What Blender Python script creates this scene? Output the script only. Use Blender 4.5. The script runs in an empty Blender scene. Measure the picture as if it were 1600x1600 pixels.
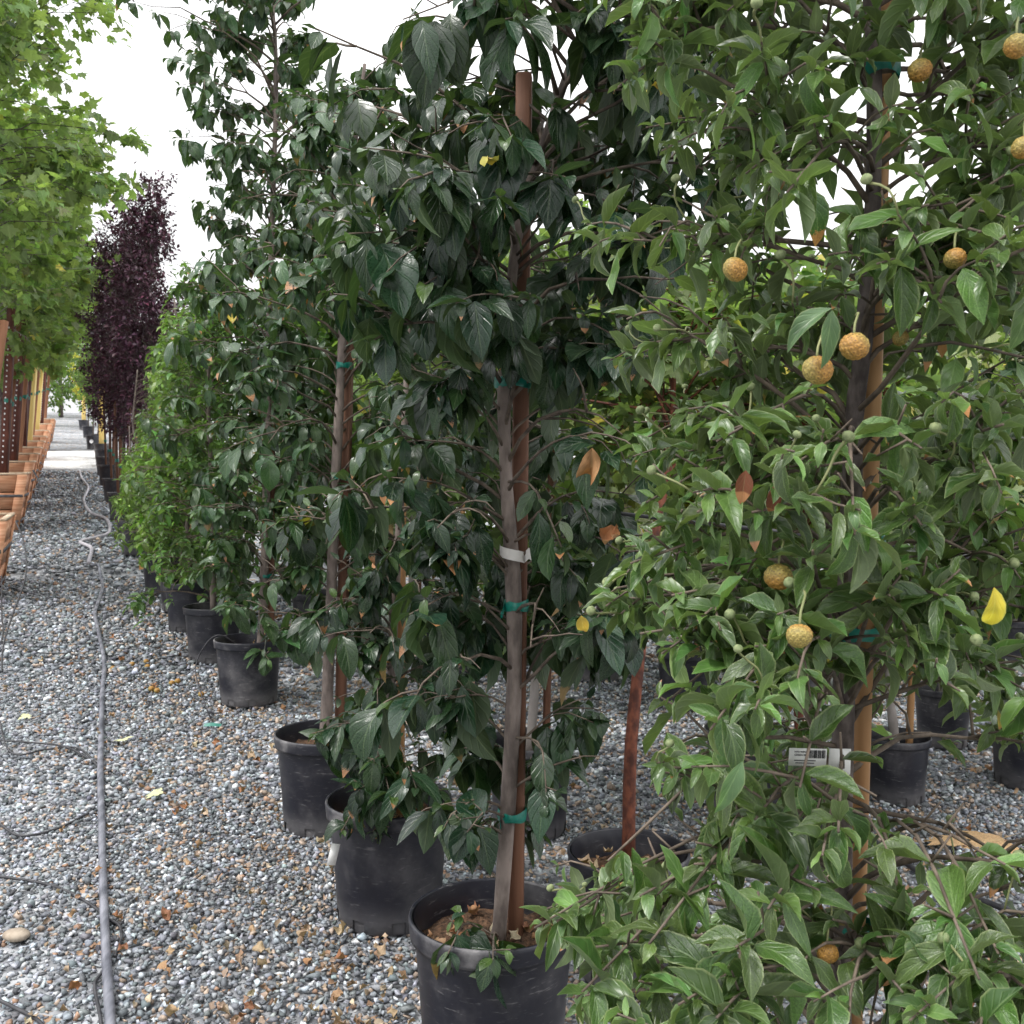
import bpy, bmesh, math, random
import numpy as np
from mathutils import Matrix, Vector

random.seed(7)
RNG = np.random.default_rng(11)
S = bpy.context.scene
COL = S.collection

# ------------------------------------------------------------------ camera
F = 1600.0
CAMZ = 1.57
PITCH = math.atan(77.0 / F)
cam_d = bpy.data.cameras.new("camera")
cam = bpy.data.objects.new("camera", cam_d)
COL.objects.link(cam)
cam.location = (0, 0, CAMZ)
cam.rotation_euler = (math.pi / 2 - PITCH, 0, 0)
cam_d.sensor_width = 36.0
cam_d.lens = 36.0
cam_d.clip_start = 0.05
cam_d.clip_end = 2000
cam_d.dof.use_dof = True
cam_d.dof.focus_distance = 2.1
cam_d.dof.aperture_fstop = 18.0
S.camera = cam

# ------------------------------------------------------------------ world, sun, exposure
w = bpy.data.worlds.new("World")
S.world = w
w.use_nodes = True
nt = w.node_tree
nt.nodes.clear()
wo = nt.nodes.new("ShaderNodeOutputWorld")
bg = nt.nodes.new("ShaderNodeBackground")
sky = nt.nodes.new("ShaderNodeTexSky")
sky.sky_type = 'NISHITA'
sky.sun_disc = False
sky.sun_elevation = math.radians(62)
sky.sun_rotation = math.radians(150)
sky.dust_density = 4.0
skm = nt.nodes.new("ShaderNodeVectorMath"); skm.operation = 'SCALE'; skm.inputs[3].default_value = 0.09
nt.links.new(sky.outputs[0], skm.inputs[0])
tc = nt.nodes.new("ShaderNodeTexCoord")
cn = nt.nodes.new("ShaderNodeTexNoise"); cn.inputs["Scale"].default_value = 1.6; cn.inputs["Detail"].default_value = 5
nt.links.new(tc.outputs["Generated"], cn.inputs["Vector"])
cr = nt.nodes.new("ShaderNodeValToRGB")
cr.color_ramp.elements[0].position = 0.3; cr.color_ramp.elements[0].color = (0.92, 0.935, 0.96, 1)
cr.color_ramp.elements[1].position = 0.7; cr.color_ramp.elements[1].color = (1.12, 1.12, 1.12, 1)
nt.links.new(cn.outputs["Fac"], cr.inputs[0])
mx = nt.nodes.new("ShaderNodeMixRGB"); mx.inputs[0].default_value = 0.94      # overcast: cloud over nearly all of the sky
nt.links.new(skm.outputs[0], mx.inputs[1])
nt.links.new(cr.outputs[0], mx.inputs[2])
sz = nt.nodes.new("ShaderNodeSeparateXYZ"); nt.links.new(tc.outputs["Generated"], sz.inputs[0])
el = nt.nodes.new("ShaderNodeMapRange"); nt.links.new(sz.outputs[2], el.inputs[0])     # overcast: three times as bright overhead as at the horizon
el.inputs[1].default_value = 0.0; el.inputs[2].default_value = 1.0; el.inputs[3].default_value = 0.53; el.inputs[4].default_value = 1.68
ov = nt.nodes.new("ShaderNodeVectorMath"); ov.operation = 'SCALE'
nt.links.new(mx.outputs[0], ov.inputs[0]); nt.links.new(el.outputs[0], ov.inputs[3])
nt.links.new(ov.outputs[0], bg.inputs[0])
bg.inputs[1].default_value = 1.0
nt.links.new(bg.outputs[0], wo.inputs[0])

sun_d = bpy.data.lights.new("sun", 'SUN')
sun_d.energy = 1.5
sun_d.angle = math.radians(10)
sun_d.color = (1.0, 0.97, 0.93)
sun = bpy.data.objects.new("sun", sun_d)
COL.objects.link(sun)
sun.rotation_euler = (math.radians(30), 0, math.radians(-55))
S.view_settings.view_transform = 'Standard'
S.view_settings.look = 'None'
S.view_settings.gamma = 1.0
S.view_settings.use_curve_mapping = False
S.view_settings.exposure = 0.92
S.cycles.use_denoising = True
S.cycles.max_bounces = 5
S.cycles.diffuse_bounces = 2
S.cycles.glossy_bounces = 2
S.cycles.transmission_bounces = 3
S.cycles.use_adaptive_sampling = True
S.cycles.adaptive_threshold = 0.02
S.cycles.transparent_max_bounces = 8
S.cycles.caustics_reflective = False
S.cycles.caustics_refractive = False

# ------------------------------------------------------------------ helpers
SP, CP = math.sin(PITCH), math.cos(PITCH)
ROW = np.array([-0.385, 0.923])                    # direction the aisle runs in
ROWA = math.atan2(0.385, 0.923)                    # its heading away from +Y


def at(px, py, d):
    """point at forward distance d (m) that the photograph shows at pixel px, py"""
    a = (px - 800) / F
    b = (800 - py) / F
    v = np.array([a, CP + b * SP, -SP + b * CP])
    k = d / v[1]
    return np.array([0, 0, CAMZ]) + v * k


def gz(x, y):
    """height of the ground: level by the camera, rising beyond a small step"""
    s = ROW[0] * x + ROW[1] * y
    t = s - 6.9
    z = 0.0735 * 0.5 * (t + np.sqrt(t * t + 1.0))
    z = np.minimum(z, 5.0) - 0.018
    z = z + 0.12 * (1 / (1 + np.exp(-np.clip((s - 12.15) / 0.05, -60, 60))) - 0.5) * np.exp(-np.abs(s - 12.15) / 2.5)
    return z


def floor_at(px, d):
    x = (px - 800) / F * d
    return np.array([x, d, float(gz(x, d))])


def V3(a):
    return (float(a[0]), float(a[1]), float(a[2]))


def nrm(v):
    return v / np.maximum(np.linalg.norm(v, axis=-1, keepdims=True), 1e-9)


def build(name, V, Fc, mat, uv=None, col=None, smooth=True):
    """mesh from arrays; Fc (m,k) with one k"""
    V = np.asarray(V, dtype=np.float32)
    Fc = np.asarray(Fc, dtype=np.int32)
    me = bpy.data.meshes.new(name)
    m, k = Fc.shape
    me.vertices.add(len(V))
    me.vertices.foreach_set("co", V.ravel())
    me.loops.add(m * k)
    me.loops.foreach_set("vertex_index", Fc.ravel())
    me.polygons.add(m)
    me.polygons.foreach_set("loop_start", np.arange(0, m * k, k, dtype=np.int32))
    me.polygons.foreach_set("loop_total", np.full(m, k, dtype=np.int32))
    if smooth:
        me.polygons.foreach_set("use_smooth", np.ones(m, dtype=bool))
    if uv is not None:
        l = me.uv_layers.new(name="uv")
        l.data.foreach_set("uv", np.asarray(uv, dtype=np.float32)[Fc.ravel()].ravel())
    if col is not None:
        a = me.attributes.new("leafcol", 'FLOAT_COLOR', 'POINT')
        a.data.foreach_set("color", np.asarray(col, dtype=np.float32).ravel())
    me.materials.append(mat)
    me.update(calc_edges=True)
    return me


def obj(name, me, parent=None, kind=None):
    o = bpy.data.objects.new(name, me)
    COL.objects.link(o)
    if parent is not None:
        o.parent = parent
    if kind:
        o["kind"] = kind
    return o


def thing(name, label, cat, loc=(0, 0, 0), group=None, rz=0.0, me=None):
    o = bpy.data.objects.new(name, me)
    COL.objects.link(o)
    o.location = V3(loc)
    o.rotation_euler = (0, 0, rz)
    o["label"] = label
    o["category"] = cat
    if group:
        o["group"] = group
    return o


def smooth_path(P, n):
    """Catmull-Rom through P, n points"""
    P = np.asarray(P, float)
    Q = np.vstack([2 * P[0] - P[1], P, 2 * P[-1] - P[-2]])
    seg = len(P) - 1
    out = []
    for t in np.linspace(0, seg, n):
        i = min(int(t), seg - 1)
        f = t - i
        p0, p1, p2, p3 = Q[i], Q[i + 1], Q[i + 2], Q[i + 3]
        out.append(0.5 * (2 * p1 + (p2 - p0) * f + (2 * p0 - 5 * p1 + 4 * p2 - p3) * f * f + (3 * p1 - p0 - 3 * p2 + p3) * f ** 3))
    return np.array(out)


def tube(P, R, sides=6, caps=True, jitter=0.0, rng=RNG):
    """quads of a tube along P with radii R"""
    P = np.asarray(P, float)
    n = len(P)
    R = np.broadcast_to(np.asarray(R, float), (n,))
    T = np.gradient(P, axis=0)
    T = nrm(T)
    ref = np.array([0.13, 0.2, 1.0]) if abs(T[0][2]) < 0.9 else np.array([1.0, 0.1, 0.0])
    A = nrm(np.cross(T, ref))
    for i in range(1, n):                           # keep the frame from flipping
        a = A[i - 1] - T[i] * np.dot(A[i - 1], T[i])
        A[i] = a / max(np.linalg.norm(a), 1e-9)
    B = np.cross(T, A)
    ang = np.linspace(0, 2 * math.pi, sides, endpoint=False)
    rr = R[:, None] * (1 + (rng.uniform(-jitter, jitter, (n, sides)) if jitter else 0))
    V = P[:, None, :] + rr[..., None] * (np.cos(ang)[None, :, None] * A[:, None, :] + np.sin(ang)[None, :, None] * B[:, None, :])
    V = V.reshape(-1, 3)
    q = []
    for i in range(n - 1):
        for j in range(sides):
            k = (j + 1) % sides
            q.append((i * sides + j, i * sides + k, (i + 1) * sides + k, (i + 1) * sides + j))
    if caps:
        c0 = len(V)
        V = np.vstack([V, P[0] - T[0] * R[0] * 0.15, P[-1] + T[-1] * R[-1] * 0.3])
        for j in range(sides):
            k = (j + 1) % sides
            q.append((k, j, c0, c0))
            q.append(((n - 1) * sides + j, (n - 1) * sides + k, c0 + 1, c0 + 1))
    q = np.array(q, dtype=np.int32)
    return V, q


class Acc:
    """collects quads (degenerate quads become triangles at build)"""

    def __init__(s):
        s.V, s.Q, s.n = [], [], 0

    def add(s, V, Q):
        s.V.append(np.asarray(V, float)); s.Q.append(np.asarray(Q) + s.n); s.n += len(V)
        return s

    def mesh(s, name, mat, off=(0, 0, 0), smooth=True):
        V = np.vstack(s.V) - np.asarray(off)
        Q = np.vstack(s.Q)
        # quads whose last two corners coincide go in as triangles
        t = Q[:, 2] == Q[:, 3]
        me = bpy.data.meshes.new(name)
        loops = np.concatenate([Q[~t].ravel(), Q[t][:, :3].ravel()]).astype(np.int32)
        tot = np.concatenate([np.full((~t).sum(), 4), np.full(t.sum(), 3)]).astype(np.int32)
        me.vertices.add(len(V)); me.vertices.foreach_set("co", V.astype(np.float32).ravel())
        me.loops.add(len(loops)); me.loops.foreach_set("vertex_index", loops)
        me.polygons.add(len(tot))
        me.polygons.foreach_set("loop_start", (np.cumsum(tot) - tot).astype(np.int32))
        me.polygons.foreach_set("loop_total", tot)
        if smooth:
            me.polygons.foreach_set("use_smooth", np.ones(len(tot), dtype=bool))
        me.materials.append(mat)
        me.update(calc_edges=True)
        return me


def box_vq(c, sx, sy, sz, bev=0.0):
    """bevelled-ish box: plain 8 corners, or 24 with chamfered edges"""
    bm = bmesh.new()
    bmesh.ops.create_cube(bm, size=1)
    for v in bm.verts:
        v.co = Vector((v.co.x * sx, v.co.y * sy, v.co.z * sz))
    if bev:
        bmesh.ops.bevel(bm, geom=bm.edges[:], offset=bev, segments=1, affect='EDGES')
    bm.verts.index_update()
    V = np.array([v.co[:] for v in bm.verts]) + np.asarray(c)
    Q = []
    for f in bm.faces:
        i = [v.index for v in f.verts]
        if len(i) == 4:
            Q.append(i)
        elif len(i) == 3:
            Q.append([i[0], i[1], i[2], i[2]])
    bm.free()
    return V, np.array(Q)


# ------------------------------------------------------------------ materials
def mat(name):
    m = bpy.data.materials.new(name)
    m.use_nodes = True
    m.node_tree.nodes.clear()
    return m, m.node_tree.nodes, m.node_tree.links


def N(ns, t, **kw):
    n = ns.new(t)
    for k, v in kw.items():
        if hasattr(n, k):
            setattr(n, k, v)
    return n


def math_n(ns, ls, op, a, b=None, c=None, clamp=False):
    n = ns.new("ShaderNodeMath"); n.operation = op; n.use_clamp = clamp
    for i, v in enumerate((a, b, c)):
        if v is None:
            continue
        if isinstance(v, (int, float)):
            n.inputs[i].default_value = v
        else:
            ls.new(v, n.inputs[i])
    return n.outputs[0]


def mixc(ns, ls, f, a, b, mode='MIX'):
    n = ns.new("ShaderNodeMixRGB"); n.blend_type = mode
    for i, v in enumerate((f, a, b)):
        if isinstance(v, (int, float)):
            n.inputs[i].default_value = v
        elif isinstance(v, tuple):
            n.inputs[i].default_value = (*v, 1)
        else:
            ls.new(v, n.inputs[i])
    return n.outputs[0]


def step(ns, ls, v, lo, hi):
    n = ns.new("ShaderNodeMapRange"); n.interpolation_type = 'SMOOTHSTEP'
    ls.new(v, n.inputs[0])
    n.inputs[1].default_value = lo; n.inputs[2].default_value = hi
    n.inputs[3].default_value = 0; n.inputs[4].default_value = 1
    return n.outputs[0]


def noise(ns, ls, scale, detail=4, vec=None, rough=0.55):
    n = ns.new("ShaderNodeTexNoise")
    n.inputs["Scale"].default_value = scale; n.inputs["Detail"].default_value = detail
    n.inputs["Roughness"].default_value = rough
    if vec is not None:
        ls.new(vec, n.inputs["Vector"])
    return n.outputs["Fac"]


def leaf_mat(name, rough=0.42, trans=0.28, spec=0.5, vein=0.35, veins=5.0, under=(0.11, 0.16, 0.07), margin=0.0, arc=True, tgain=1.6):
    m, ns, ls = mat(name)
    out = ns.new("ShaderNodeOutputMaterial")
    at_ = ns.new("ShaderNodeAttribute"); at_.attribute_name = "leafcol"
    uv = ns.new("ShaderNodeUVMap"); uv.uv_map = "uv"
    sx = ns.new("ShaderNodeSeparateXYZ"); ls.new(uv.outputs[0], sx.inputs[0])
    u = math_n(ns, ls, 'ABSOLUTE', math_n(ns, ls, 'SUBTRACT', math_n(ns, ls, 'MULTIPLY', sx.outputs[0], 2.0), 1.0))
    v = sx.outputs[1]
    mid = math_n(ns, ls, 'SUBTRACT', 1.0, step(ns, ls, u, 0.02, 0.10))
    col = at_.outputs["Color"]
    geo = ns.new("ShaderNodeNewGeometry")
    tcn = ns.new("ShaderNodeTexCoord")
    if arc:
        # arching side veins: run from the midrib towards the tip
        c = math_n(ns, ls, 'SUBTRACT', v, math_n(ns, ls, 'MULTIPLY', math_n(ns, ls, 'POWER', u, 0.8), 0.42))
        fr = math_n(ns, ls, 'FRACT', math_n(ns, ls, 'MULTIPLY', c, veins))
        tri = math_n(ns, ls, 'ABSOLUTE', math_n(ns, ls, 'SUBTRACT', fr, 0.5))
        vn = math_n(ns, ls, 'SUBTRACT', 1.0, step(ns, ls, tri, 0.03, 0.16))
    else:
        vn = mid
    vmask = math_n(ns, ls, 'ADD', math_n(ns, ls, 'MULTIPLY', mid, vein * 1.5), math_n(ns, ls, 'MULTIPLY', vn, vein * 0.45), clamp=True)
    pale = mixc(ns, ls, 1.0, col, (0.12, 0.15, 0.08), 'ADD')
    col2 = mixc(ns, ls, vmask, col, pale)
    if margin:
        mg = math_n(ns, ls, 'MULTIPLY', step(ns, ls, u, 0.84, 0.97), margin)
        col2 = mixc(ns, ls, mg, col2, (0.30, 0.34, 0.17))
    # mottling
    nz = noise(ns, ls, 38.0, 1, tcn.outputs["Object"])
    col2 = mixc(ns, ls, 0.55, col2, mixc(ns, ls, step(ns, ls, nz, 0.3, 0.7), (0.55, 0.58, 0.55), (1.3, 1.28, 1.2)), 'MULTIPLY')
    # dead brown tips where the leaf carries them
    bn = math_n(ns, ls, 'ADD', v, math_n(ns, ls, 'MULTIPLY', math_n(ns, ls, 'SUBTRACT', nz, 0.5), 0.3))
    burn = step(ns, ls, math_n(ns, ls, 'SUBTRACT', bn, math_n(ns, ls, 'SUBTRACT', 1.12, at_.outputs["Alpha"])), 0.0, 0.06)
    col2 = mixc(ns, ls, burn, col2, mixc(ns, ls, nz, (0.20, 0.075, 0.028), (0.50, 0.26, 0.12)))
    colu = mixc(ns, ls, math_n(ns, ls, 'MULTIPLY', geo.outputs["Backfacing"], 0.55), col2, mixc(ns, ls, vmask, under, (0.22, 0.26, 0.13)))
    bs = ns.new("ShaderNodeBsdfPrincipled")
    ls.new(colu, bs.inputs["Base Color"])
    rg = math_n(ns, ls, 'ADD', math_n(ns, ls, 'MULTIPLY', geo.outputs["Backfacing"], 0.25), math_n(ns, ls, 'ADD', math_n(ns, ls, 'MULTIPLY', nz, 0.22), rough - 0.11))
    ls.new(rg, bs.inputs["Roughness"])
    bs.inputs["Specular IOR Level"].default_value = spec
    bmp = ns.new("ShaderNodeBump"); bmp.inputs["Strength"].default_value = 0.35; bmp.inputs["Distance"].default_value = 0.004
    h = math_n(ns, ls, 'SUBTRACT', math_n(ns, ls, 'MULTIPLY', nz, 0.4), math_n(ns, ls, 'MAXIMUM', vn, mid))
    ls.new(h, bmp.inputs["Height"])
    ls.new(bmp.outputs[0], bs.inputs["Normal"])
    tr = ns.new("ShaderNodeBsdfTranslucent")
    tcol = mixc(ns, ls, 1.0, colu, (1.3 * tgain, 1.5 * tgain, 0.6 * tgain), 'MULTIPLY')
    ls.new(tcol, tr.inputs[0])
    mxs = ns.new("ShaderNodeMixShader"); mxs.inputs[0].default_value = trans
    ls.new(bs.outputs[0], mxs.inputs[1]); ls.new(tr.outputs[0], mxs.inputs[2])
    ls.new(mxs.outputs[0], out.inputs[0])
    return m


def simple(name, c1, c2, scale, rough=0.8, bump=0.3, bdist=0.01, stretch=None, spec=0.3, detail=5, coord="Object", lo=0.3, hi=0.7):
    m, ns, ls = mat(name)
    out = ns.new("ShaderNodeOutputMaterial")
    bs = ns.new("ShaderNodeBsdfPrincipled")
    tcn = ns.new("ShaderNodeTexCoord")
    vec = tcn.outputs[coord]
    if stretch:
        mp = ns.new("ShaderNodeMapping"); mp.inputs["Scale"].default_value = stretch
        ls.new(vec, mp.inputs[0]); vec = mp.outputs[0]
    nz = noise(ns, ls, scale, detail, vec)
    big = noise(ns, ls, scale * 0.18, 2, vec)
    col = mixc(ns, ls, step(ns, ls, nz, lo, hi), c1, c2)
    col = mixc(ns, ls, 0.6, col, mixc(ns, ls, step(ns, ls, big, 0.3, 0.7), (0.72, 0.72, 0.74), (1.22, 1.2, 1.18)), 'MULTIPLY')
    ls.new(col, bs.inputs["Base Color"])
    bs.inputs["Roughness"].default_value = rough
    bs.inputs["Specular IOR Level"].default_value = spec
    bmp = ns.new("ShaderNodeBump"); bmp.inputs["Strength"].default_value = bump; bmp.inputs["Distance"].default_value = bdist
    ls.new(nz, bmp.inputs["Height"]); ls.new(bmp.outputs[0], bs.inputs["Normal"])
    ls.new(bs.outputs[0], out.inputs[0])
    return m


M = {}
M["leaf_dark"] = leaf_mat("leaf_dark", rough=0.30, trans=0.15, spec=0.5, vein=0.20, under=(0.055, 0.085, 0.035))
M["leaf_grey"] = leaf_mat("leaf_grey", rough=0.34, trans=0.20, spec=0.55, vein=0.36, margin=0.38, under=(0.12, 0.15, 0.075))
M["leaf_bright"] = leaf_mat("leaf_bright", rough=0.33, trans=0.30, spec=0.5, vein=0.2, under=(0.10, 0.15, 0.06))
M["leaf_maple"] = leaf_mat("leaf_maple", rough=0.55, trans=0.40, spec=0.4, vein=0.15, arc=False, under=(0.15, 0.19, 0.09), tgain=1.5)
M["leaf_purple"] = leaf_mat("leaf_purple", rough=0.45, trans=0.12, spec=0.4, vein=0.1, arc=False, under=(0.04, 0.014, 0.024), tgain=0.8)
M["leaf_dry"] = leaf_mat("leaf_dry", rough=0.75, trans=0.12, spec=0.2, vein=0.2, under=(0.36, 0.22, 0.12), tgain=0.6)
M["bark"] = simple("bark", (0.10, 0.080, 0.070), (0.25, 0.205, 0.18), 30, 0.85, 0.5, 0.004, (1, 1, 0.35))
M["bark_dark"] = simple("bark_dark", (0.045, 0.035, 0.032), (0.15, 0.125, 0.115), 45, 0.85, 0.5, 0.004, (1, 1, 0.5))
M["bark_red"] = simple("bark_red", (0.055, 0.018, 0.012), (0.20, 0.065, 0.035), 40, 0.7, 0.5, 0.004, (1, 1, 0.6))
M["bark_pale"] = simple("bark_pale", (0.19, 0.17, 0.155), (0.36, 0.33, 0.31), 10, 0.9, 0.4, 0.01, (1, 1, 0.4))
M["twig"] = simple("twig", (0.07, 0.054, 0.042), (0.17, 0.135, 0.105), 35, 0.8, 0.2, 0.002)
M["twig_green"] = simple("twig_green", (0.15, 0.17, 0.07), (0.25, 0.26, 0.12), 30, 0.6, 0.1, 0.002)
M["stake"] = simple("stake", (0.10, 0.045, 0.028), (0.21, 0.105, 0.065), 26, 0.7, 0.25, 0.003, (1, 1, 0.06))
M["stake_tan"] = simple("stake_tan", (0.30, 0.155, 0.065), (0.43, 0.25, 0.115), 22, 0.6, 0.15, 0.002, (1, 1, 0.08))
M["stake_rust"] = simple("stake_rust", (0.055, 0.016, 0.011), (0.13, 0.042, 0.028), 20, 0.6, 0.2, 0.003, (1, 1, 0.2))
M["lodge"] = simple("lodge", (0.24, 0.10, 0.05), (0.42, 0.21, 0.12), 8, 0.75, 0.2, 0.005, (1, 1, 0.08))
M["yellow"] = simple("yellow", (0.82, 0.58, 0.17), (0.90, 0.70, 0.28), 5, 0.55, 0.05, 0.002, (1, 1, 0.2))
M["box_wood"] = simple("box_wood", (0.47, 0.21, 0.11), (0.70, 0.40, 0.25), 7, 0.75, 0.3, 0.006, (0.5, 0.5, 4.0))
M["box_edge"] = simple("box_edge", (0.62, 0.45, 0.30), (0.80, 0.66, 0.50), 9, 0.8, 0.2, 0.004)
M["strap"] = simple("strap", (0.06, 0.06, 0.07), (0.14, 0.14, 0.15), 12, 0.5, 0.05, 0.002)
M["soil"] = simple("soil", (0.035, 0.022, 0.014), (0.15, 0.085, 0.05), 75, 0.95, 0.9, 0.02)
M["hose"] = simple("hose", (0.070, 0.075, 0.095), (0.22, 0.225, 0.26), 22, 0.45, 0.15, 0.002, (1, 0.15, 1), spec=0.5)
M["hose_pale"] = simple("hose_pale", (0.30, 0.29, 0.32), (0.45, 0.43, 0.46), 14, 0.6, 0.1, 0.002)
M["drip"] = simple("drip", (0.018, 0.018, 0.022), (0.05, 0.05, 0.055), 20, 0.5, 0.05, 0.001, spec=0.4)
M["tape"] = simple("tape", (0.0, 0.12, 0.085), (0.01, 0.20, 0.15), 40, 0.35, 0.1, 0.002, spec=0.5)
M["paper"] = simple("paper", (0.60, 0.58, 0.55), (0.72, 0.70, 0.67), 20, 0.7, 0.05, 0.001)
M["card"] = simple("card", (0.76, 0.76, 0.74), (0.84, 0.84, 0.82), 20, 0.6, 0.02, 0.001)
M["ink"] = simple("ink", (0.015, 0.015, 0.018), (0.04, 0.04, 0.045), 20, 0.6, 0.02, 0.001)
M["bud"] = simple("bud", (0.13, 0.17, 0.075), (0.25, 0.29, 0.14), 120, 0.7, 0.4, 0.002)
M["rock"] = simple("rock", (0.26, 0.21, 0.16), (0.40, 0.34, 0.27), 20, 0.8, 0.2, 0.004)
M["white_disc"] = simple("white_disc", (0.7, 0.7, 0.72), (0.82, 0.82, 0.83), 5, 0.5, 0.02, 0.002)


def pot_mat(name="pot_plastic", amount=0.42):
    m, ns, ls = mat(name)
    out = ns.new("ShaderNodeOutputMaterial")
    bs = ns.new("ShaderNodeBsdfPrincipled")
    tcn = ns.new("ShaderNodeTexCoord")
    n1 = noise(ns, ls, 3.2, 6, tcn.outputs["Object"], 0.65)
    mp = ns.new("ShaderNodeMapping"); mp.inputs["Scale"].default_value = (9, 9, 60); mp.inputs["Rotation"].default_value = (0.3, 0.2, 0)
    ls.new(tcn.outputs["Object"], mp.inputs[0])
    n2 = noise(ns, ls, 2.0, 3, mp.outputs[0], 0.7)
    n3 = noise(ns, ls, 42.0, 3, tcn.outputs["Object"])
    # dry dust that gathers low on the wall, where irrigation splashes, and on the rim
    sx = ns.new("ShaderNodeSeparateXYZ"); ls.new(tcn.outputs["Object"], sx.inputs[0])
    low = math_n(ns, ls, 'SUBTRACT', 1.0, step(ns, ls, math_n(ns, ls, 'ADD', sx.outputs[2], math_n(ns, ls, 'MULTIPLY', n1, 0.16)), 0.08, 0.20))
    dust = math_n(ns, ls, 'ADD', math_n(ns, ls, 'MULTIPLY', step(ns, ls, n1, 0.42, 0.74), amount), math_n(ns, ls, 'MULTIPLY', low, 0.40))
    dust = math_n(ns, ls, 'ADD', dust, math_n(ns, ls, 'MULTIPLY', step(ns, ls, n2, 0.58, 0.74), 0.42), clamp=True)
    dust = math_n(ns, ls, 'MULTIPLY', dust, math_n(ns, ls, 'ADD', math_n(ns, ls, 'MULTIPLY', n3, 0.8), 0.5), clamp=True)
    oi = ns.new("ShaderNodeObjectInfo")
    dust = math_n(ns, ls, 'MULTIPLY', dust, math_n(ns, ls, 'ADD', math_n(ns, ls, 'MULTIPLY', oi.outputs["Random"], 0.7), 0.55), clamp=True)
    col = mixc(ns, ls, dust, (0.010, 0.0105, 0.017), (0.23, 0.22, 0.22))
    ls.new(col, bs.inputs["Base Color"])
    ls.new(math_n(ns, ls, 'ADD', math_n(ns, ls, 'MULTIPLY', dust, 0.35), 0.40), bs.inputs["Roughness"])
    bmp = ns.new("ShaderNodeBump"); bmp.inputs["Strength"].default_value = 0.12; bmp.inputs["Distance"].default_value = 0.004
    ls.new(n1, bmp.inputs["Height"]); ls.new(bmp.outputs[0], bs.inputs["Normal"])
    ls.new(bs.outputs[0], out.inputs[0])
    return m


M["pot"] = pot_mat()
M["pot_rim"] = pot_mat("pot_rim", 1.0)


def gravel_mat(name, cell, base_dark, base_light, tan=0.08):
    """ground too far off to tell the stones apart, and the bed below the near stones"""
    m, ns, ls = mat(name)
    out = ns.new("ShaderNodeOutputMaterial")
    bs = ns.new("ShaderNodeBsdfPrincipled")
    tcn = ns.new("ShaderNodeTexCoord")
    vo = ns.new("ShaderNodeTexVoronoi"); vo.inputs["Scale"].default_value = cell
    ls.new(tcn.outputs["Object"], vo.inputs["Vector"])
    sp = ns.new("ShaderNodeSeparateColor"); ls.new(vo.outputs["Color"], sp.inputs[0])
    ramp = ns.new("ShaderNodeValToRGB")
    e = ramp.color_ramp.elements
    e[0].position = 0.0; e[0].color = (*base_dark, 1)
    e[1].position = 1.0; e[1].color = (*base_light, 1)
    ls.new(sp.outputs[0], ramp.inputs[0])
    col = mixc(ns, ls, step(ns, ls, sp.outputs[1], 1 - tan, 1 - tan + 0.02), ramp.outputs[0], (0.34, 0.22, 0.14))
    big = noise(ns, ls, 0.7, 5, tcn.outputs["Object"])
    col = mixc(ns, ls, 0.8, col, mixc(ns, ls, step(ns, ls, big, 0.3, 0.7), (0.62, 0.62, 0.64), (1.25, 1.24, 1.22)), 'MULTIPLY')
    ls.new(col, bs.inputs["Base Color"])
    bs.inputs["Roughness"].default_value = 0.85
    bmp = ns.new("ShaderNodeBump"); bmp.inputs["Strength"].default_value = 0.9; bmp.inputs["Distance"].default_value = 0.03
    h = math_n(ns, ls, 'SUBTRACT', 1.0, vo.outputs["Distance"])
    ls.new(h, bmp.inputs["Height"]); ls.new(bmp.outputs[0], bs.inputs["Normal"])
    ls.new(bs.outputs[0], out.inputs[0])
    return m


M["ground"] = gravel_mat("ground_gravel", 16.0, (0.11, 0.115, 0.125), (0.38, 0.39, 0.405), 0.06)
M["road"] = gravel_mat("pale_gravel", 14.0, (0.50, 0.49, 0.48), (0.68, 0.67, 0.66), 0.02)


def stone_mat():
    m, ns, ls = mat("stone")
    out = ns.new("ShaderNodeOutputMaterial")
    bs = ns.new("ShaderNodeBsdfPrincipled")
    a = ns.new("ShaderNodeAttribute"); a.attribute_name = "leafcol"
    tcn = ns.new("ShaderNodeTexCoord")
    nz = noise(ns, ls, 90.0, 1, tcn.outputs["Object"])
    col = mixc(ns, ls, 0.7, a.outputs["Color"], mixc(ns, ls, step(ns, ls, nz, 0.3, 0.7), (0.65, 0.66, 0.7), (1.35, 1.33, 1.3)), 'MULTIPLY')
    ls.new(col, bs.inputs["Base Color"])
    bs.inputs["Roughness"].default_value = 0.72
    bs.inputs["Specular IOR Level"].default_value = 0.35
    ls.new(bs.outputs[0], out.inputs[0])
    return m


M["stone"] = stone_mat()


def fruit_mat():
    m, ns, ls = mat("fruit_skin")
    out = ns.new("ShaderNodeOutputMaterial")
    bs = ns.new("ShaderNodeBsdfPrincipled")
    a = ns.new("ShaderNodeAttribute"); a.attribute_name = "leafcol"
    tcn = ns.new("ShaderNodeTexCoord")
    nz = noise(ns, ls, 220.0, 3, tcn.outputs["Object"])
    col = mixc(ns, ls, 0.7, a.outputs["Color"], mixc(ns, ls, step(ns, ls, nz, 0.3, 0.7), (0.6, 0.6, 0.55), (1.25, 1.2, 1.1)), 'MULTIPLY')
    ls.new(col, bs.inputs["Base Color"])
    bs.inputs["Roughness"].default_value = 0.6
    bmp = ns.new("ShaderNodeBump"); bmp.inputs["Strength"].default_value = 0.5; bmp.inputs["Distance"].default_value = 0.001
    ls.new(nz, bmp.inputs["Height"]); ls.new(bmp.outputs[0], bs.inputs["Normal"])
    ls.new(bs.outputs[0], out.inputs[0])
    return m


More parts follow.
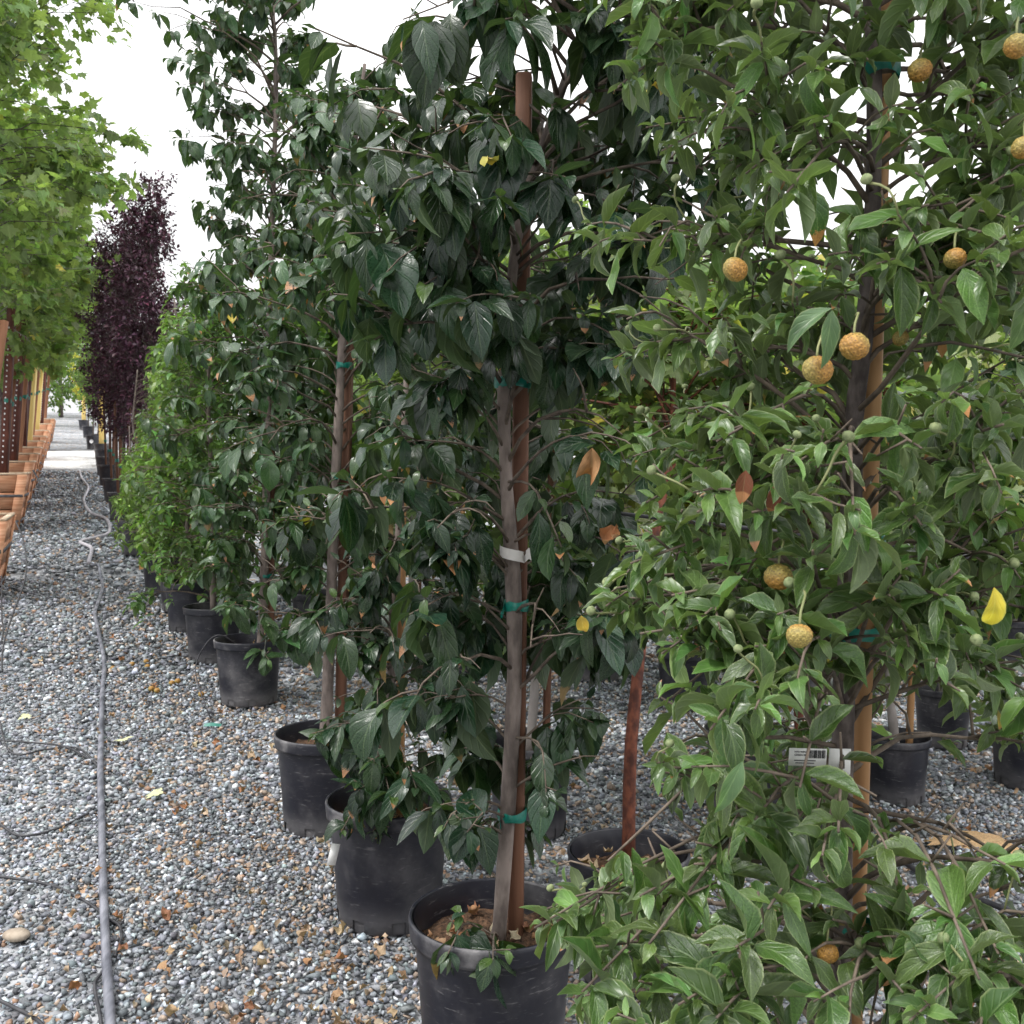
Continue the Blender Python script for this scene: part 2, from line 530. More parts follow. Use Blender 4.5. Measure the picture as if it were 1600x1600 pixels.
M["fruit"] = fruit_mat()

# ------------------------------------------------------------------ ground, road, gravel
def ground_sheet():
    s_ = np.concatenate([np.linspace(-60, -2, 12), np.arange(-1, 11.5, 0.5), np.arange(11.5, 12.9, 0.07), np.arange(13, 40, 1.0), np.linspace(41, 90, 15), np.linspace(110, 700, 12)])
    p_ = np.concatenate([np.linspace(-500, -20, 10), np.arange(-16, 16.1, 1.0), np.linspace(20, 500, 10)])
    Sg, Pg = np.meshgrid(s_, p_, indexing='ij')
    X = Sg * ROW[0] + Pg * ROW[1]
    Y = Sg * ROW[1] - Pg * ROW[0]
    wob = 0.012 * np.sin(X * 2.1 + Y) + 0.01 * np.sin(Y * 1.7 - X * 0.6)
    Z = gz(X, Y) + wob * (np.abs(Sg) < 60) - 0.012
    V = np.stack([X, Y, Z], -1).reshape(-1, 3)
    n, m = Sg.shape
    i = np.arange(n - 1)[:, None] * m + np.arange(m - 1)[None, :]
    Q = np.stack([i, i + m, i + m + 1, i + 1], -1).reshape(-1, 4)[:, ::-1]
    return build("ground", V, Q, M["ground"])


ground = obj("ground", ground_sheet(), kind="structure")
ground["label"] = "grey crushed stone ground of the nursery aisle"


def road_sheet():
    s_ = np.linspace(26.5, 34.0, 12); p_ = np.linspace(-60, 60, 50)
    Sg, Pg = np.meshgrid(s_, p_, indexing='ij')
    Sg = Sg + (0.35 * np.sin(Pg * 0.9) + 0.2 * np.sin(Pg * 2.3)) * (np.abs(Sg - 30.2) > 3.0)
    X = Sg * ROW[0] + Pg * ROW[1]; Y = Sg * ROW[1] - Pg * ROW[0]
    ed = np.minimum(np.arange(12), 11 - np.arange(12))[:, None]
    Z = gz(X, Y) + np.where(ed == 0, -0.06, np.where(ed == 1, 0.012, 0.03))
    V = np.stack([X, Y, Z], -1).reshape(-1, 3)
    n, m = Sg.shape
    i = np.arange(n - 1)[:, None] * m + np.arange(m - 1)[None, :]
    Q = np.stack([i, i + m, i + m + 1, i + 1], -1).reshape(-1, 4)[:, ::-1]
    return build("road", V, Q, M["road"])


road = obj("road", road_sheet(), kind="structure")
road["label"] = "pale gravel cross road beyond the plum trees"


def stone_templates(n, rng):
    out = []
    for k in range(n):
        bm = bmesh.new()
        for j in range(8):
            v = rng.normal(size=3); v /= np.linalg.norm(v)
            v *= np.array([1.0, rng.uniform(0.62, 0.95), rng.uniform(0.45, 0.72)]) * rng.uniform(0.82, 1.12)
            bm.verts.new(v)
        r = bmesh.ops.convex_hull(bm, input=bm.verts[:])
        junk = [g for g in r["geom_interior"] if isinstance(g, bmesh.types.BMVert)]
        bmesh.ops.delete(bm, geom=junk, context='VERTS')
        bm.verts.index_update()
        V = np.array([v.co[:] for v in bm.verts])
        T = np.array([[v.index for v in f.verts] for f in bm.faces if len(f.verts) == 3])
        bm.free()
        out.append((V, T))
    return out


def rand_rot(n, rng, tilt):
    """rotation matrices: any heading, tilted by about `tilt` radians"""
    a = rng.uniform(0, 2 * math.pi, n); b = rng.normal(0, tilt, n); c = rng.uniform(0, 2 * math.pi, n)
    def rz(t):
        z = np.zeros((n, 3, 3)); z[:, 0, 0] = np.cos(t); z[:, 0, 1] = -np.sin(t); z[:, 1, 0] = np.sin(t); z[:, 1, 1] = np.cos(t); z[:, 2, 2] = 1
        return z
    def rx(t):
        z = np.zeros((n, 3, 3)); z[:, 0, 0] = 1; z[:, 1, 1] = np.cos(t); z[:, 1, 2] = -np.sin(t); z[:, 2, 1] = np.sin(t); z[:, 2, 2] = np.cos(t)
        return z
    return rz(a) @ rx(b) @ rz(c)


def stone_colours(n, rng, pts):
    base = np.array([0.205, 0.222, 0.240])
    lum = np.exp(rng.normal(0, 0.52, n)) * 0.98
    c = base[None, :] * lum[:, None] * np.exp(rng.normal(0, 0.03, (n, 3)))
    k = rng.random(n)
    if pts is not None:                                # more buff chips and leaf crumbs along the pots
        side = np.clip((pts[:, 0] / pts[:, 1] + 0.42) / 0.12, 0, 1)
        k = np.where(rng.random(n) < 0.09 * side, rng.uniform(0, 0.069, n), k)
    t = k < 0.07; c[t] = np.array([0.33, 0.26, 0.205]) * rng.uniform(0.6, 1.4, (t.sum(), 1))       # tan and buff chips
    t = (k > 0.10) & (k < 0.145); c[t] = np.array([0.46, 0.47, 0.48]) * rng.uniform(0.8, 1.2, (t.sum(), 1))   # pale chips
    t = (k > 0.16) & (k < 0.185); c[t] = np.array([0.30, 0.19, 0.13]) * rng.uniform(0.7, 1.2, (t.sum(), 1))
    return np.clip(c, 0.02, 0.7)


def gravel():
    rng = np.random.default_rng(5)
    pts, size = [], []
    for d0, d1, sp, r in ((1.6, 4.6, 0.0185, 0.0134), (4.6, 7.2, 0.026, 0.018), (7.2, 11.2, 0.040, 0.027)):
        xs = np.arange(-0.58 * d1, 0.62 * d1, sp); ys = np.arange(d0, d1, sp)
        X, Y = np.meshgrid(xs, ys)
        X = X + rng.uniform(-0.55, 0.55, X.shape) * sp; Y = Y + rng.uniform(-0.55, 0.55, Y.shape) * sp
        X, Y = X.ravel(), Y.ravel()
        keep = (np.abs(X) < 0.56 * Y + 0.1) & (ROW[0] * X + ROW[1] * Y < 12.1)
        X, Y = X[keep], Y[keep]
        rr = r * np.exp(rng.normal(0, 0.22, len(X)))
        pts.append(np.stack([X, Y], -1)); size.append(rr)
    # the aisle beyond the step
    X, Y = np.meshgrid(np.arange(-12.5, -2.5, 0.05), np.arange(10.5, 23.5, 0.05))
    X = (X + rng.uniform(-0.5, 0.5, X.shape) * 0.05).ravel(); Y = (Y + rng.uniform(-0.5, 0.5, Y.shape) * 0.05).ravel()
    keep = (ROW[0] * X + ROW[1] * Y > 12.1) & (X / Y > -0.5) & (X / Y < -0.33)
    X, Y = X[keep], Y[keep]
    pts.append(np.stack([X, Y], -1)); size.append(0.03 * np.exp(rng.normal(0, 0.25, len(X))))
    P = np.vstack(pts); R = np.concatenate(size)
    wob = 0.012 * np.sin(P[:, 0] * 2.1 + P[:, 1]) + 0.01 * np.sin(P[:, 1] * 1.7 - P[:, 0] * 0.6)
    Z = gz(P[:, 0], P[:, 1]) + wob - 0.012 + R * rng.uniform(0.05, 0.75, len(R))
    pos = np.column_stack([P, Z])
    colr = stone_colours(len(R), rng, P)
    # 300 nearest in view become stones of their own
    inview = (np.abs(P[:, 0] / P[:, 1]) < 0.495) & (1.57 / P[:, 1] < 0.545) & ((P[:, 0] < -0.3) | ((P[:, 0] > 0.9)))
    order = np.argsort(np.where(inview, P[:, 1] - R * 40, 1e9))
    single = set(order[:300].tolist())
    tmpl = stone_templates(18, rng)
    var = rng.integers(0, len(tmpl), len(R))
    rot = rand_rot(len(R), rng, 0.35)
    Vs, Ts, Cs, n0 = [], [], [], 0
    mask = np.ones(len(R), bool); mask[list(single)] = False
    for k, (V, T) in enumerate(tmpl):
        i = np.where((var == k) & mask)[0]
        if not len(i):
            continue
        W = np.einsum('nij,vj->nvi', rot[i], V) * R[i][:, None, None] + pos[i][:, None, :]
        Vs.append(W.reshape(-1, 3))
        Ts.append((T[None] + (np.arange(len(i)) * len(V))[:, None, None]).reshape(-1, 3) + n0)
        c = np.column_stack([colr[i], np.ones(len(i))])
        Cs.append(np.repeat(c, len(V), axis=0))
        n0 += len(i) * len(V)
    me = build("gravel", np.vstack(Vs), np.vstack(Ts), M["stone"], col=np.vstack(Cs), smooth=False)
    obj("gravel", me, parent=ground, kind="stuff")
    # single stones share meshes: shape x colour
    meshes = {}
    for i in sorted(single):
        k = int(var[i]) % 9; cq = int(rng.integers(0, 6))
        if (k, cq) not in meshes:
            V, T = tmpl[k]
            c = np.append(stone_colours(1, rng, None)[0], 1)
            meshes[(k, cq)] = build("stone", V, T, M["stone"], col=np.tile(c, (len(V), 1)), smooth=False)
        o = obj("stone", meshes[(k, cq)], parent=ground)
        m = Matrix(rot[i].tolist()).to_4x4()
        m = Matrix.Translation(V3(pos[i])) @ m @ Matrix.Scale(float(R[i]), 4)
        o.matrix_basis = m


gravel()


# ------------------------------------------------------------------ leaves
def leaf_template(rng, nv=6, nu=4, ratio=0.44, bend=0.7, fold=0.35, wave=0.12, twist=0.3, tipx=1.05, basex=0.6):
    """elliptic pointed leaf, length 1 along +Y, top side +Z"""
    v = np.linspace(0, 1, nv + 1)
    ph = rng.uniform(0, 6.28)
    vv = np.clip((v - 0.05) / 0.95, 0, 1)
    wv = vv ** basex * (1 - vv) ** tipx
    wv = wv / (basex ** basex * tipx ** tipx / (basex + tipx) ** (basex + tipx)) * ratio * 0.5
    wv = np.maximum(wv, 0.010); wv[-1] = 0.004
    th = -bend * v ** 1.15 * (1 + 0.1 * np.sin(6 * v + ph))
    dy = np.diff(v, prepend=0)
    y = np.cumsum(dy * np.cos(th)); z = np.cumsum(dy * np.sin(th))
    u = np.linspace(-1, 1, nu + 1)
    P = np.zeros((nv + 1, nu + 1, 3)); UV = np.zeros((nv + 1, nu + 1, 2))
    for i in range(nv + 1):
        n = np.array([0, -math.sin(th[i]), math.cos(th[i])])
        tw = twist * v[i]
        ex = np.array([math.cos(tw), 0, 0]) + math.sin(tw) * n
        nn = math.cos(tw) * n - math.sin(tw) * np.array([1, 0, 0])
        for j in range(nu + 1):
            x = u[j] * wv[i]
            h = abs(x) * math.tan(fold) + wave * abs(x) * math.sin(9 * v[i] + ph + (1.4 if u[j] > 0 else 0))
            P[i, j] = np.array([0, y[i], z[i]]) + x * math.cos(fold * 0.6) * ex + h * nn
            UV[i, j] = (0.5 + 0.5 * u[j], v[i])
    k = nu + 1
    i = (np.arange(nv)[:, None] * k + np.arange(nu)[None, :])
    Q = np.stack([i, i + 1, i + k + 1, i + k], -1).reshape(-1, 4)
    return P.reshape(-1, 3), Q, UV.reshape(-1, 2)


MAPLE = [(0.0, 0.0), (0.20, -0.07), (0.34, 0.03), (0.30, 0.17), (0.52, 0.20), (0.62, 0.40), (0.42, 0.44), (0.36, 0.50), (0.34, 0.70),
         (0.17, 0.62), (0.15, 0.78), (0.0, 1.0)]


def maple_template(rng, low=False):
    pts = [MAPLE[i] for i in (0, 2, 5, 8, 11)] if low == 2 else MAPLE if not low else [MAPLE[i] for i in (0, 2, 3, 5, 7, 8, 9, 11)]
    right = [np.array(p) for p in pts]
    left = [np.array([-p[0], p[1]]) for p in pts[1:-1]][::-1]
    ring = right + left
    out = [np.array([0.0, 0.32])] + [p * rng.uniform(0.93, 1.07) for p in ring]
    d = rng.uniform(0.15, 0.6); s = rng.uniform(-0.3, 0.3)
    V = []
    for p in out:
        r2 = p[0] ** 2 + (p[1] - 0.32) ** 2
        V.append((p[0], p[1] + 0.12, -d * r2 * 0.7 - 0.15 * p[1] + 0.22 * abs(p[0]) + s * p[0] * p[1]))
    V = np.array(V)
    n = len(ring)
    T = np.array([[0, 1 + i, 1 + (i + 1) % n] for i in range(n)])
    UV = np.array([(0.5 + 0.6 * q[0], q[1]) for q in out])
    if low == 2:
        return V, T, UV
    # petiole
    b = len(V)
    V = np.vstack([V, [(-0.012, 0.13, 0), (0.012, 0.13, 0), (0.0, -0.35, 0.10)]])
    UV = np.vstack([UV, [(0.5, 0), (0.5, 0), (0.5, 0)]])
    T = np.vstack([T, [(b, b + 2, b + 1)]])
    return V, T, UV


def frames(D, H):
    Y = nrm(D)
    X = nrm(np.cross(Y, H))
    Z = np.cross(X, Y)
    return X, Y, Z


class Leaves:
    """leaves of one tree: placed one by one, built as single leaf objects and one crown"""

    def __init__(s):
        s.pos, s.dir, s.nh, s.L, s.W, s.col = [], [], [], [], [], []

    def add(s, pos, d, nh, L, W, col):
        s.pos.append(pos); s.dir.append(d); s.nh.append(nh); s.L.append(L); s.W.append(W); s.col.append(col)

    def clear(s, wins, rng):
        """gaps in the crown: (x0, y0, x1, y1, share, depth) in photograph pixels, leaves nearer than depth"""
        if not wins or not s.pos:
            return
        c = np.array(s.pos) + np.array(s.dir) * np.array(s.L)[:, None] * 0.5
        y = c[:, 1] * CP - (c[:, 2] - CAMZ) * SP
        up = c[:, 1] * SP + (c[:, 2] - CAMZ) * CP
        px = 800 + F * c[:, 0] / y; py = 800 - F * up / y
        drop = np.zeros(len(c), bool)
        for (x0, y0, x1, y1, share, dep) in wins:
            drop |= (px > x0) & (px < x1) & (py > y0) & (py < y1) & (c[:, 1] < dep) & (rng.random(len(c)) < share)
        k = np.where(~drop)[0]
        for a in ("pos", "dir", "nh", "L", "W", "col"):
            l = getattr(s, a); setattr(s, a, [l[i] for i in k])

    def emit(s, tree, base, templates, mt, singles, rng, name="leaf", crown="crown", wins=()):
        s.clear(wins, rng)
        if not s.pos:
            return
        pos = np.array(s.pos); D = np.array(s.dir); H = np.array(s.nh); L = np.array(s.L); W = np.array(s.W); C = np.array(s.col)
        X, Y, Z = frames(D, H)
        n = len(pos)
        var = rng.integers(0, len(templates), n)
        # the leaves that show largest: in the frame and on the side towards the camera
        y = np.maximum(pos[:, 1], 0.3)
        px = pos[:, 0] / y; pz = (pos[:, 2] - CAMZ) / y + 0.048
        inf = (np.abs(px) < 0.49) & (np.abs(pz) < 0.49)
        face = np.abs(np.einsum('ij,ij->i', Z, nrm(np.array([0, 0, CAMZ]) - pos)))
        cx = np.median(pos[:, 1])
        score = L * (0.45 + face) / y * np.exp(-(y - cx) * 1.2 / max(np.std(y), 0.05) * 0.5)
        order = np.argsort(np.where(inf, -score, 1e9))
        single = order[:min(singles, int(inf.sum()))]
        mask = np.ones(n, bool); mask[single] = False
        Vs, Fs, Us, Cs, n0 = [], [], [], [], 0
        for k, (V, Q, UV) in enumerate(getattr(templates, 'lo', templates)):
            i = np.where((var == k) & mask)[0]
            if not len(i):
                continue
            A = (V[None, :, 0, None] * X[i][:, None, :] * W[i][:, None, None] + V[None, :, 1, None] * Y[i][:, None, :] + V[None, :, 2, None] * Z[i][:, None, :])
            A = A * L[i][:, None, None] + pos[i][:, None, :]
            Vs.append(A.reshape(-1, 3)); Us.append(np.tile(UV, (len(i), 1)))
            Fs.append((Q[None] + (np.arange(len(i)) * len(V))[:, None, None]).reshape(-1, Q.shape[1]) + n0)
            Cs.append(np.repeat(C[i], len(V), axis=0))
            n0 += len(i) * len(V)
        if Vs:
            me = build(crown, np.vstack(Vs) - base, np.vstack(Fs), mt, np.vstack(Us), np.vstack(Cs))
            obj(crown, me, tree, kind="stuff")
        # singles share meshes, a shape and a colour each
        pool = {}
        for i in single:
            key = (int(var[i]), int(rng.integers(0, 5)))
            if key not in pool:
                V, Q, UV = templates[key[0]]
                pool[key] = build(name, V, Q, mt, UV, np.tile(C[i], (len(V), 1)))
            o = obj(name, pool[key], tree)
            x, yv, z = X[i] * W[i] * L[i], Y[i] * L[i], Z[i] * L[i]
            p = pos[i] - base
            o.matrix_basis = Matrix(((x[0], yv[0], z[0], p[0]), (x[1], yv[1], z[1], p[1]), (x[2], yv[2], z[2], p[2]), (0, 0, 0, 1)))


def vary(rng, c, s=0.25, young=0.0, burn=0.0):
    c = np.array(c) * math.exp(rng.normal(0, s))
    c = c * np.exp(rng.normal(0, 0.08, 3))
    if young:
        c = c * (1 - young) + np.array([0.11, 0.19, 0.035]) * young
    return np.append(np.clip(c, 0.002, 0.8), burn)


UP = np.array([0.0, 0.0, 1.0])


def whorl(lv, rng, tip, axis, np_, L, droop, colour, spread=(50, 85), burn_p=0.05, young_p=0.10, wide=1.0, cs=0.25):
    """opposite pairs of leaves at a twig's end, the oldest lowest"""
    axis = axis / np.linalg.norm(axis)
    ref = np.cross(axis, UP)
    if np.linalg.norm(ref) < 0.05:
        ref = np.array([1.0, 0, 0])
    a = ref / np.linalg.norm(ref)
    b = np.cross(axis, a)
    ph = rng.uniform(0, 6.28)
    for k in range(np_):
        f = k / max(np_ - 1, 1)                        # 0 youngest
        back = 0.012 + 0.11 * f * L / 0.12 * 0.5
        for sgn in (0, math.pi):
            if k == np_ - 1 and rng.random() < 0.2:
                continue
            an = ph + k * math.pi / 2 + sgn + rng.normal(0, 0.25)
            r = math.cos(an) * a + math.sin(an) * b
            th = math.radians(spread[0] + (spread[1] - spread[0]) * f + rng.normal(0, 10))
            d = axis * math.cos(th) + r * math.sin(th)
            g = droop * (0.35 + 0.65 * f) * rng.uniform(0.6, 1.35)
            d = d + np.array([0, 0, -g])
            d = d / np.linalg.norm(d)
            nh = UP * 1.0 + axis * 0.35 + r * 0.45 + rng.normal(0, 0.22, 3)
            LL = L * (0.55 + 0.5 * f) * rng.uniform(0.75, 1.2)
            if k == 0:
                LL *= 0.75
            young = rng.uniform(0.4, 0.9) if (k == 0 and rng.random() < young_p * 3) else (rng.uniform(0, 0.25))
            bn = rng.uniform(0.1, 0.5) if rng.random() < burn_p else 0.0
            c = vary(rng, colour, cs, young * 0.6, bn)
            if rng.random() < 0.0006:
                c = np.append(np.array([0.42, 0.33, 0.06]) * rng.uniform(0.6, 1.2), 0.25)
            lv.add(tip - axis * back, d, nh, LL, rng.uniform(0.85, 1.15) * wide, c)


def branch_path(rng, p0, az, elev, drop, L, n=7, wob=0.05):
    P = [np.array(p0)]
    a = az
    for k in range(n - 1):
        f = k / (n - 2)
        e = elev - drop * f + rng.normal(0, 0.10)
        a += rng.normal(0, 0.14)
        P.append(P[-1] + L / (n - 1) * np.array([math.cos(e) * math.cos(a), math.cos(e) * math.sin(a), math.sin(e)]))
    return np.array(P)


def in_gap(p, wins):
    y = p[1] * CP - (p[2] - CAMZ) * SP
    px = 800 + F * p[0] / y; py = 800 - F * (p[1] * SP + (p[2] - CAMZ) * CP) / y
    return any(x0 < px < x1 and y0 < py < y1 and p[1] < dep and sh >= 0.65 for (x0, y0, x1, y1, sh, dep) in wins)


def dogwood(name, label, group, base, trunk, r0, r1, crown_r, nbr, leaf_len, droop, colour, templates, mt, singles, seed,
            zr=None, bark="bark", twigs=(3, 6), pairs=(2, 4), bare=0.0, burn=0.05, elev=(0.5, 1.0), drop=(0.6, 1.4), buds=0, sep=True, zpow=1.0, cs=0.25, reach=1.0, wide=1.0, azb=None, sides=5, wins=(), extras=(), rag=(0.5, 1.15)):
    """evergreen dogwood: trunk through the given points, branches, drooping whorls"""
    rng = np.random.default_rng(seed)
    base = np.asarray(base, float)
    tree = thing(name, label, "tree", base, group)
    T = smooth_path(trunk, 28)
    rad = np.linspace(r0, r1, len(T)) * (1 + 0.08 * rng.normal(size=len(T)))
    V, Q = tube(T, rad, 12, jitter=0.05, rng=rng)
    obj("trunk", Acc().add(V, Q).mesh("trunk", M[bark], base), tree)
    zs, rs = np.array([c[0] for c in crown_r]), np.array([c[1] for c in crown_r])
    lv = Leaves()
    limbs = Acc()
    az = rng.uniform(0, 6.28)
    zlo, zhi = (zr if zr else (zs[0], zs[-1]))
    for k in range(nbr):
        f = ((k + rng.random()) / nbr) ** zpow
        z0 = zlo + (zhi - zlo) * f
        i = int(np.clip(np.searchsorted(T[:, 2], z0), 1, len(T) - 1))
        p0 = T[i - 1] + (T[i] - T[i - 1]) * np.clip((z0 - T[i - 1][2]) / max(T[i][2] - T[i - 1][2], 1e-4), 0, 1)
        az += 2.4 + rng.normal(0, 0.35)
        a = az
        if azb is not None and rng.random() < azb[1]:
            a = azb[0] + rng.normal(0, 0.7)
        R = np.interp(z0, zs, rs) * rng.uniform(*rag) * reach
        el = rng.uniform(*elev); dr = rng.uniform(*drop)
        L = R / max(math.cos(el - dr * 0.5), 0.45)
        P = branch_path(rng, p0, a, el, dr, L)
        if in_gap(P[-1], wins):
            continue
        rb = max(0.0022, min(r0 * 0.3, 0.0022 + 0.008 * R))
        acc = Acc() if sep else limbs
        V, Q = tube(P, np.linspace(rb, 0.0016, len(P)), sides, jitter=0.12, rng=rng)
        acc.add(V, Q)
        leafless = rng.random() < bare
        ntw = rng.integers(twigs[0], twigs[1] + 1)
        ends = [(P[-1], P[-1] - P[-2])]
        for j in range(ntw):
            t = rng.uniform(0.3, 0.97)
            x = t * (len(P) - 1); q = int(x)
            s = P[q] + (P[min(q + 1, len(P) - 1)] - P[q]) * (x - q)
            bd = P[min(q + 1, len(P) - 1)] - P[q]
            ba = math.atan2(bd[1], bd[0]) + rng.choice([-1, 1]) * rng.uniform(0.4, 1.2)
            tl = rng.uniform(0.25, 0.6) * R * (1.1 - 0.5 * t) + 0.04
            tp = branch_path(rng, s, ba, rng.uniform(-0.1, 0.9), rng.uniform(0.2, 1.2), tl, n=5)
            if in_gap(tp[-1], wins):
                continue
            if not sep:
                tp = tp[::2]
            V, Q = tube(tp, np.linspace(rb * 0.55, 0.0013, len(tp)), 4 if sep else 3, caps=sep, jitter=0.1, rng=rng)
            if not sep:
                tp = np.repeat(tp, 2, axis=0)[1:] + np.arange(5)[:, None] * np.array([0, 0, 1e-5])
            acc.add(V, Q)
            ends.append((tp[-1], tp[-1] - tp[-2]))
            if tl > 0.13:
                ends.append((tp[2], (tp[3] - tp[2]) + np.array([0, 0, 0.02]) + rng.normal(0, 0.02, 3)))
        if sep:
            obj("branch", acc.mesh("branch", M["twig"] if bark != "bark_red" else M["bark_red"], base), tree)
        for (e, ax) in ends:
            if leafless and rng.random() < 0.75:
                continue
            if rng.random() < bare * 0.4:
                continue
            ax = ax / np.linalg.norm(ax) + np.array([0, 0, 0.25])
            whorl(lv, rng, e, ax, int(rng.integers(pairs[0], pairs[1] + 1)), leaf_len * rng.uniform(0.8, 1.15), droop, colour, burn_p=burn, cs=cs, wide=wide)
            if buds and rng.random() < buds:
                stalk_bud(tree, base, e, ax, rng)
    for (px, py, dd, npair, sc) in extras:             # sprays that stand out in the photograph
        e = at(px, py, dd)
        z0 = np.clip(e[2] + rng.uniform(-0.22, 0.16), T[1][2] - 0.05, T[-2][2])
        i = int(np.clip(np.searchsorted(T[:, 2], z0), 1, len(T) - 1))
        p0 = T[i - 1] + (T[i] - T[i - 1]) * np.clip((z0 - T[i - 1][2]) / max(T[i][2] - T[i - 1][2], 1e-4), 0, 1)
        mid = (p0 + e) / 2 + np.array([0, 0, 0.10 * np.linalg.norm(e - p0) + 0.03]) + rng.normal(0, 0.015, 3)
        P = smooth_path([p0, mid, e], 8)
        V, Q = tube(P, np.linspace(0.004, 0.0016, 8), sides, jitter=0.1, rng=rng)
        obj("branch", Acc().add(V, Q).mesh("branch", M["twig"], base), tree)
        ax = nrm(P[-1] - P[-3]) + np.array([0, 0, 0.3])
        for f in ((0.55, 0.68, 0.84) if np.linalg.norm(e - p0) > 0.2 else (0.75,)):
            x = f * 7; q = int(x); m_ = P[q] + (P[q + 1] - P[q]) * (x - q)
            sd = nrm(P[q + 1] - P[q]) * 0.5 + rng.normal(0, 0.5, 3) + np.array([0, 0, 0.4])
            tp = np.array([m_, m_ + nrm(sd) * 0.02, m_ + nrm(sd) * 0.045])
            V, Q = tube(tp, [0.002, 0.0018, 0.0014], 4, rng=rng)
            obj("branch", Acc().add(V, Q).mesh("branch", M["twig"], base), tree)
            whorl(lv, rng, tp[-1], sd, 2, leaf_len * sc * rng.uniform(0.8, 1.1), droop, colour, burn_p=burn, cs=cs, wide=wide)
        whorl(lv, rng, e, ax, npair, leaf_len * sc * 1.18, droop, colour, burn_p=burn, cs=cs, wide=wide)
    if not sep:
        obj("limbs", limbs.mesh("limbs", M["twig"] if bark != "bark_red" else M["bark_red"], base), tree)
    lv.emit(tree, base, templates, mt, singles, rng, wins=wins)
    return tree


def ball(r, rng, squash=0.85, bump=0.06, u=12, v=8):
    V, Q = [], []
    for i in range(v + 1):
        p = math.pi * i / v
        for j in range(u):
            t = 2 * math.pi * j / u
            k = r * (1 + rng.uniform(-bump, bump))
            V.append((k * math.sin(p) * math.cos(t), k * math.sin(p) * math.sin(t), k * squash * math.cos(p)))
    for i in range(v):
        for j in range(u):
            Q.append((i * u + j, (i + 1) * u + j, (i + 1) * u + (j + 1) % u, i * u + (j + 1) % u))
    return np.array(V), np.array(Q)


BUD = {}


def stalk_bud(tree, base, tip, ax, rng):
    """green young fruit head on a long bent stalk"""
    k = int(rng.integers(0, 4))
    if k not in BUD:
        r = np.random.default_rng(100 + k)
        L = [0.05, 0.065, 0.075, 0.06][k]
        P = smooth_path([(0, 0, 0), (0.004, 0.003, L * 0.4), (0.012 * (k - 1), 0.008, L * 0.75), (0.024 * (k - 1.5), 0.004 * k, L)], 6)
        V, Q = tube(P, np.linspace(0.0015, 0.0021, 6), 6, rng=r)
        st = Acc().add(V, Q).mesh("stalk", M["twig_green"])
        V, Q = ball(0.0085, r, 0.85, 0.05)
        hd = Acc().add(V + P[-1] + np.array([0, 0, 0.006]), Q).mesh("bud", M["bud"])
        BUD[k] = (st, hd)
    o = obj("bud", BUD[k][1], tree)
    ax = Vector(V3(ax)).normalized()
    ax = (ax + Vector((0, 0, 0.7)) + Vector(V3(rng.normal(0, 0.35, 3)))).normalized()
    m = Matrix.Translation(V3(tip - base)) @ ax.to_track_quat('Z', 'Y').to_matrix().to_4x4() @ Matrix.Rotation(rng.uniform(0, 6.28), 4, 'Z') @ Matrix.Scale(float(rng.uniform(0.6, 0.95)), 4)
    o.matrix_basis = m
    s = obj("stalk", BUD[k][0], o)


_r = np.random.default_rng(77)
class Pair(list):
    lo = None


def leaf_set(n, hi, lo, ratio, bend, fold, wave, twist):
    out = Pair(); out.lo = []
    for k in range(n):
        sd = int(_r.integers(0, 1 << 30))
        a = (_r.uniform(*ratio), _r.uniform(*bend), _r.uniform(*fold), _r.uniform(*wave), _r.uniform(-twist, twist), _r.uniform(0.85, 1.2), _r.uniform(0.5, 0.75))
        out.append(leaf_template(np.random.default_rng(sd), *hi, *a))
        out.lo.append(leaf_template(np.random.default_rng(sd), *lo, *a))
    return out


T_DARK = leaf_set(14, (7, 4), (5, 2), (0.38, 0.56), (0.1, 1.4), (0.08, 0.5), (0.05, 0.25), 0.6)
T_GREY = leaf_set(16, (7, 4), (5, 2), (0.32, 0.48), (-0.2, 1.6), (0.15, 0.8), (0.1, 0.35), 0.9)
T_MID = leaf_set(9, (4, 2), (3, 2), (0.40, 0.52), (0.2, 1.2), (0.15, 0.5), (0.05, 0.2), 0.5)
T_SMALL = [leaf_template(_r, 2, 2, _r.uniform(0.50, 0.62), _r.uniform(0.2, 0.9), _r.uniform(0.2, 0.5), 0.1, _r.uniform(-0.4, 0.4)) for _ in range(5)]
T_MAPLE = Pair(maple_template(_r) for _ in range(7))
T_MAPLE_LOW = [maple_template(_r, True) for _ in range(7)]
T_MAPLE.lo = T_MAPLE_LOW
T_MAPLE_FAR = [maple_template(_r, 2) for _ in range(6)]
T_DRY = [leaf_template(_r, 9, 6, _r.uniform(0.5, 0.75), _r.choice([-1, 1]) * _r.uniform(0.9, 2.4), _r.uniform(0.3, 1.05), 0.9, _r.uniform(-1.6, 1.6)) for _ in range(10)]


# ------------------------------------------------------------------ pots, stakes, ties
def lathe(prof, seg, skip=None):
    V, Q = [], []
    for (r, z) in prof:
        for j in range(seg):
            t = 2 * math.pi * j / seg
            V.append((r * math.cos(t), r * math.sin(t), z))
    for i in range(len(prof) - 1):
        for j in range(seg):
            if skip and skip(i, j):
                continue
            k = (j + 1) % seg
            Q.append((i * seg + j, i * seg + k, (i + 1) * seg + k, (i + 1) * seg + j))
    return np.array(V), np.array(Q)


POTM = {}


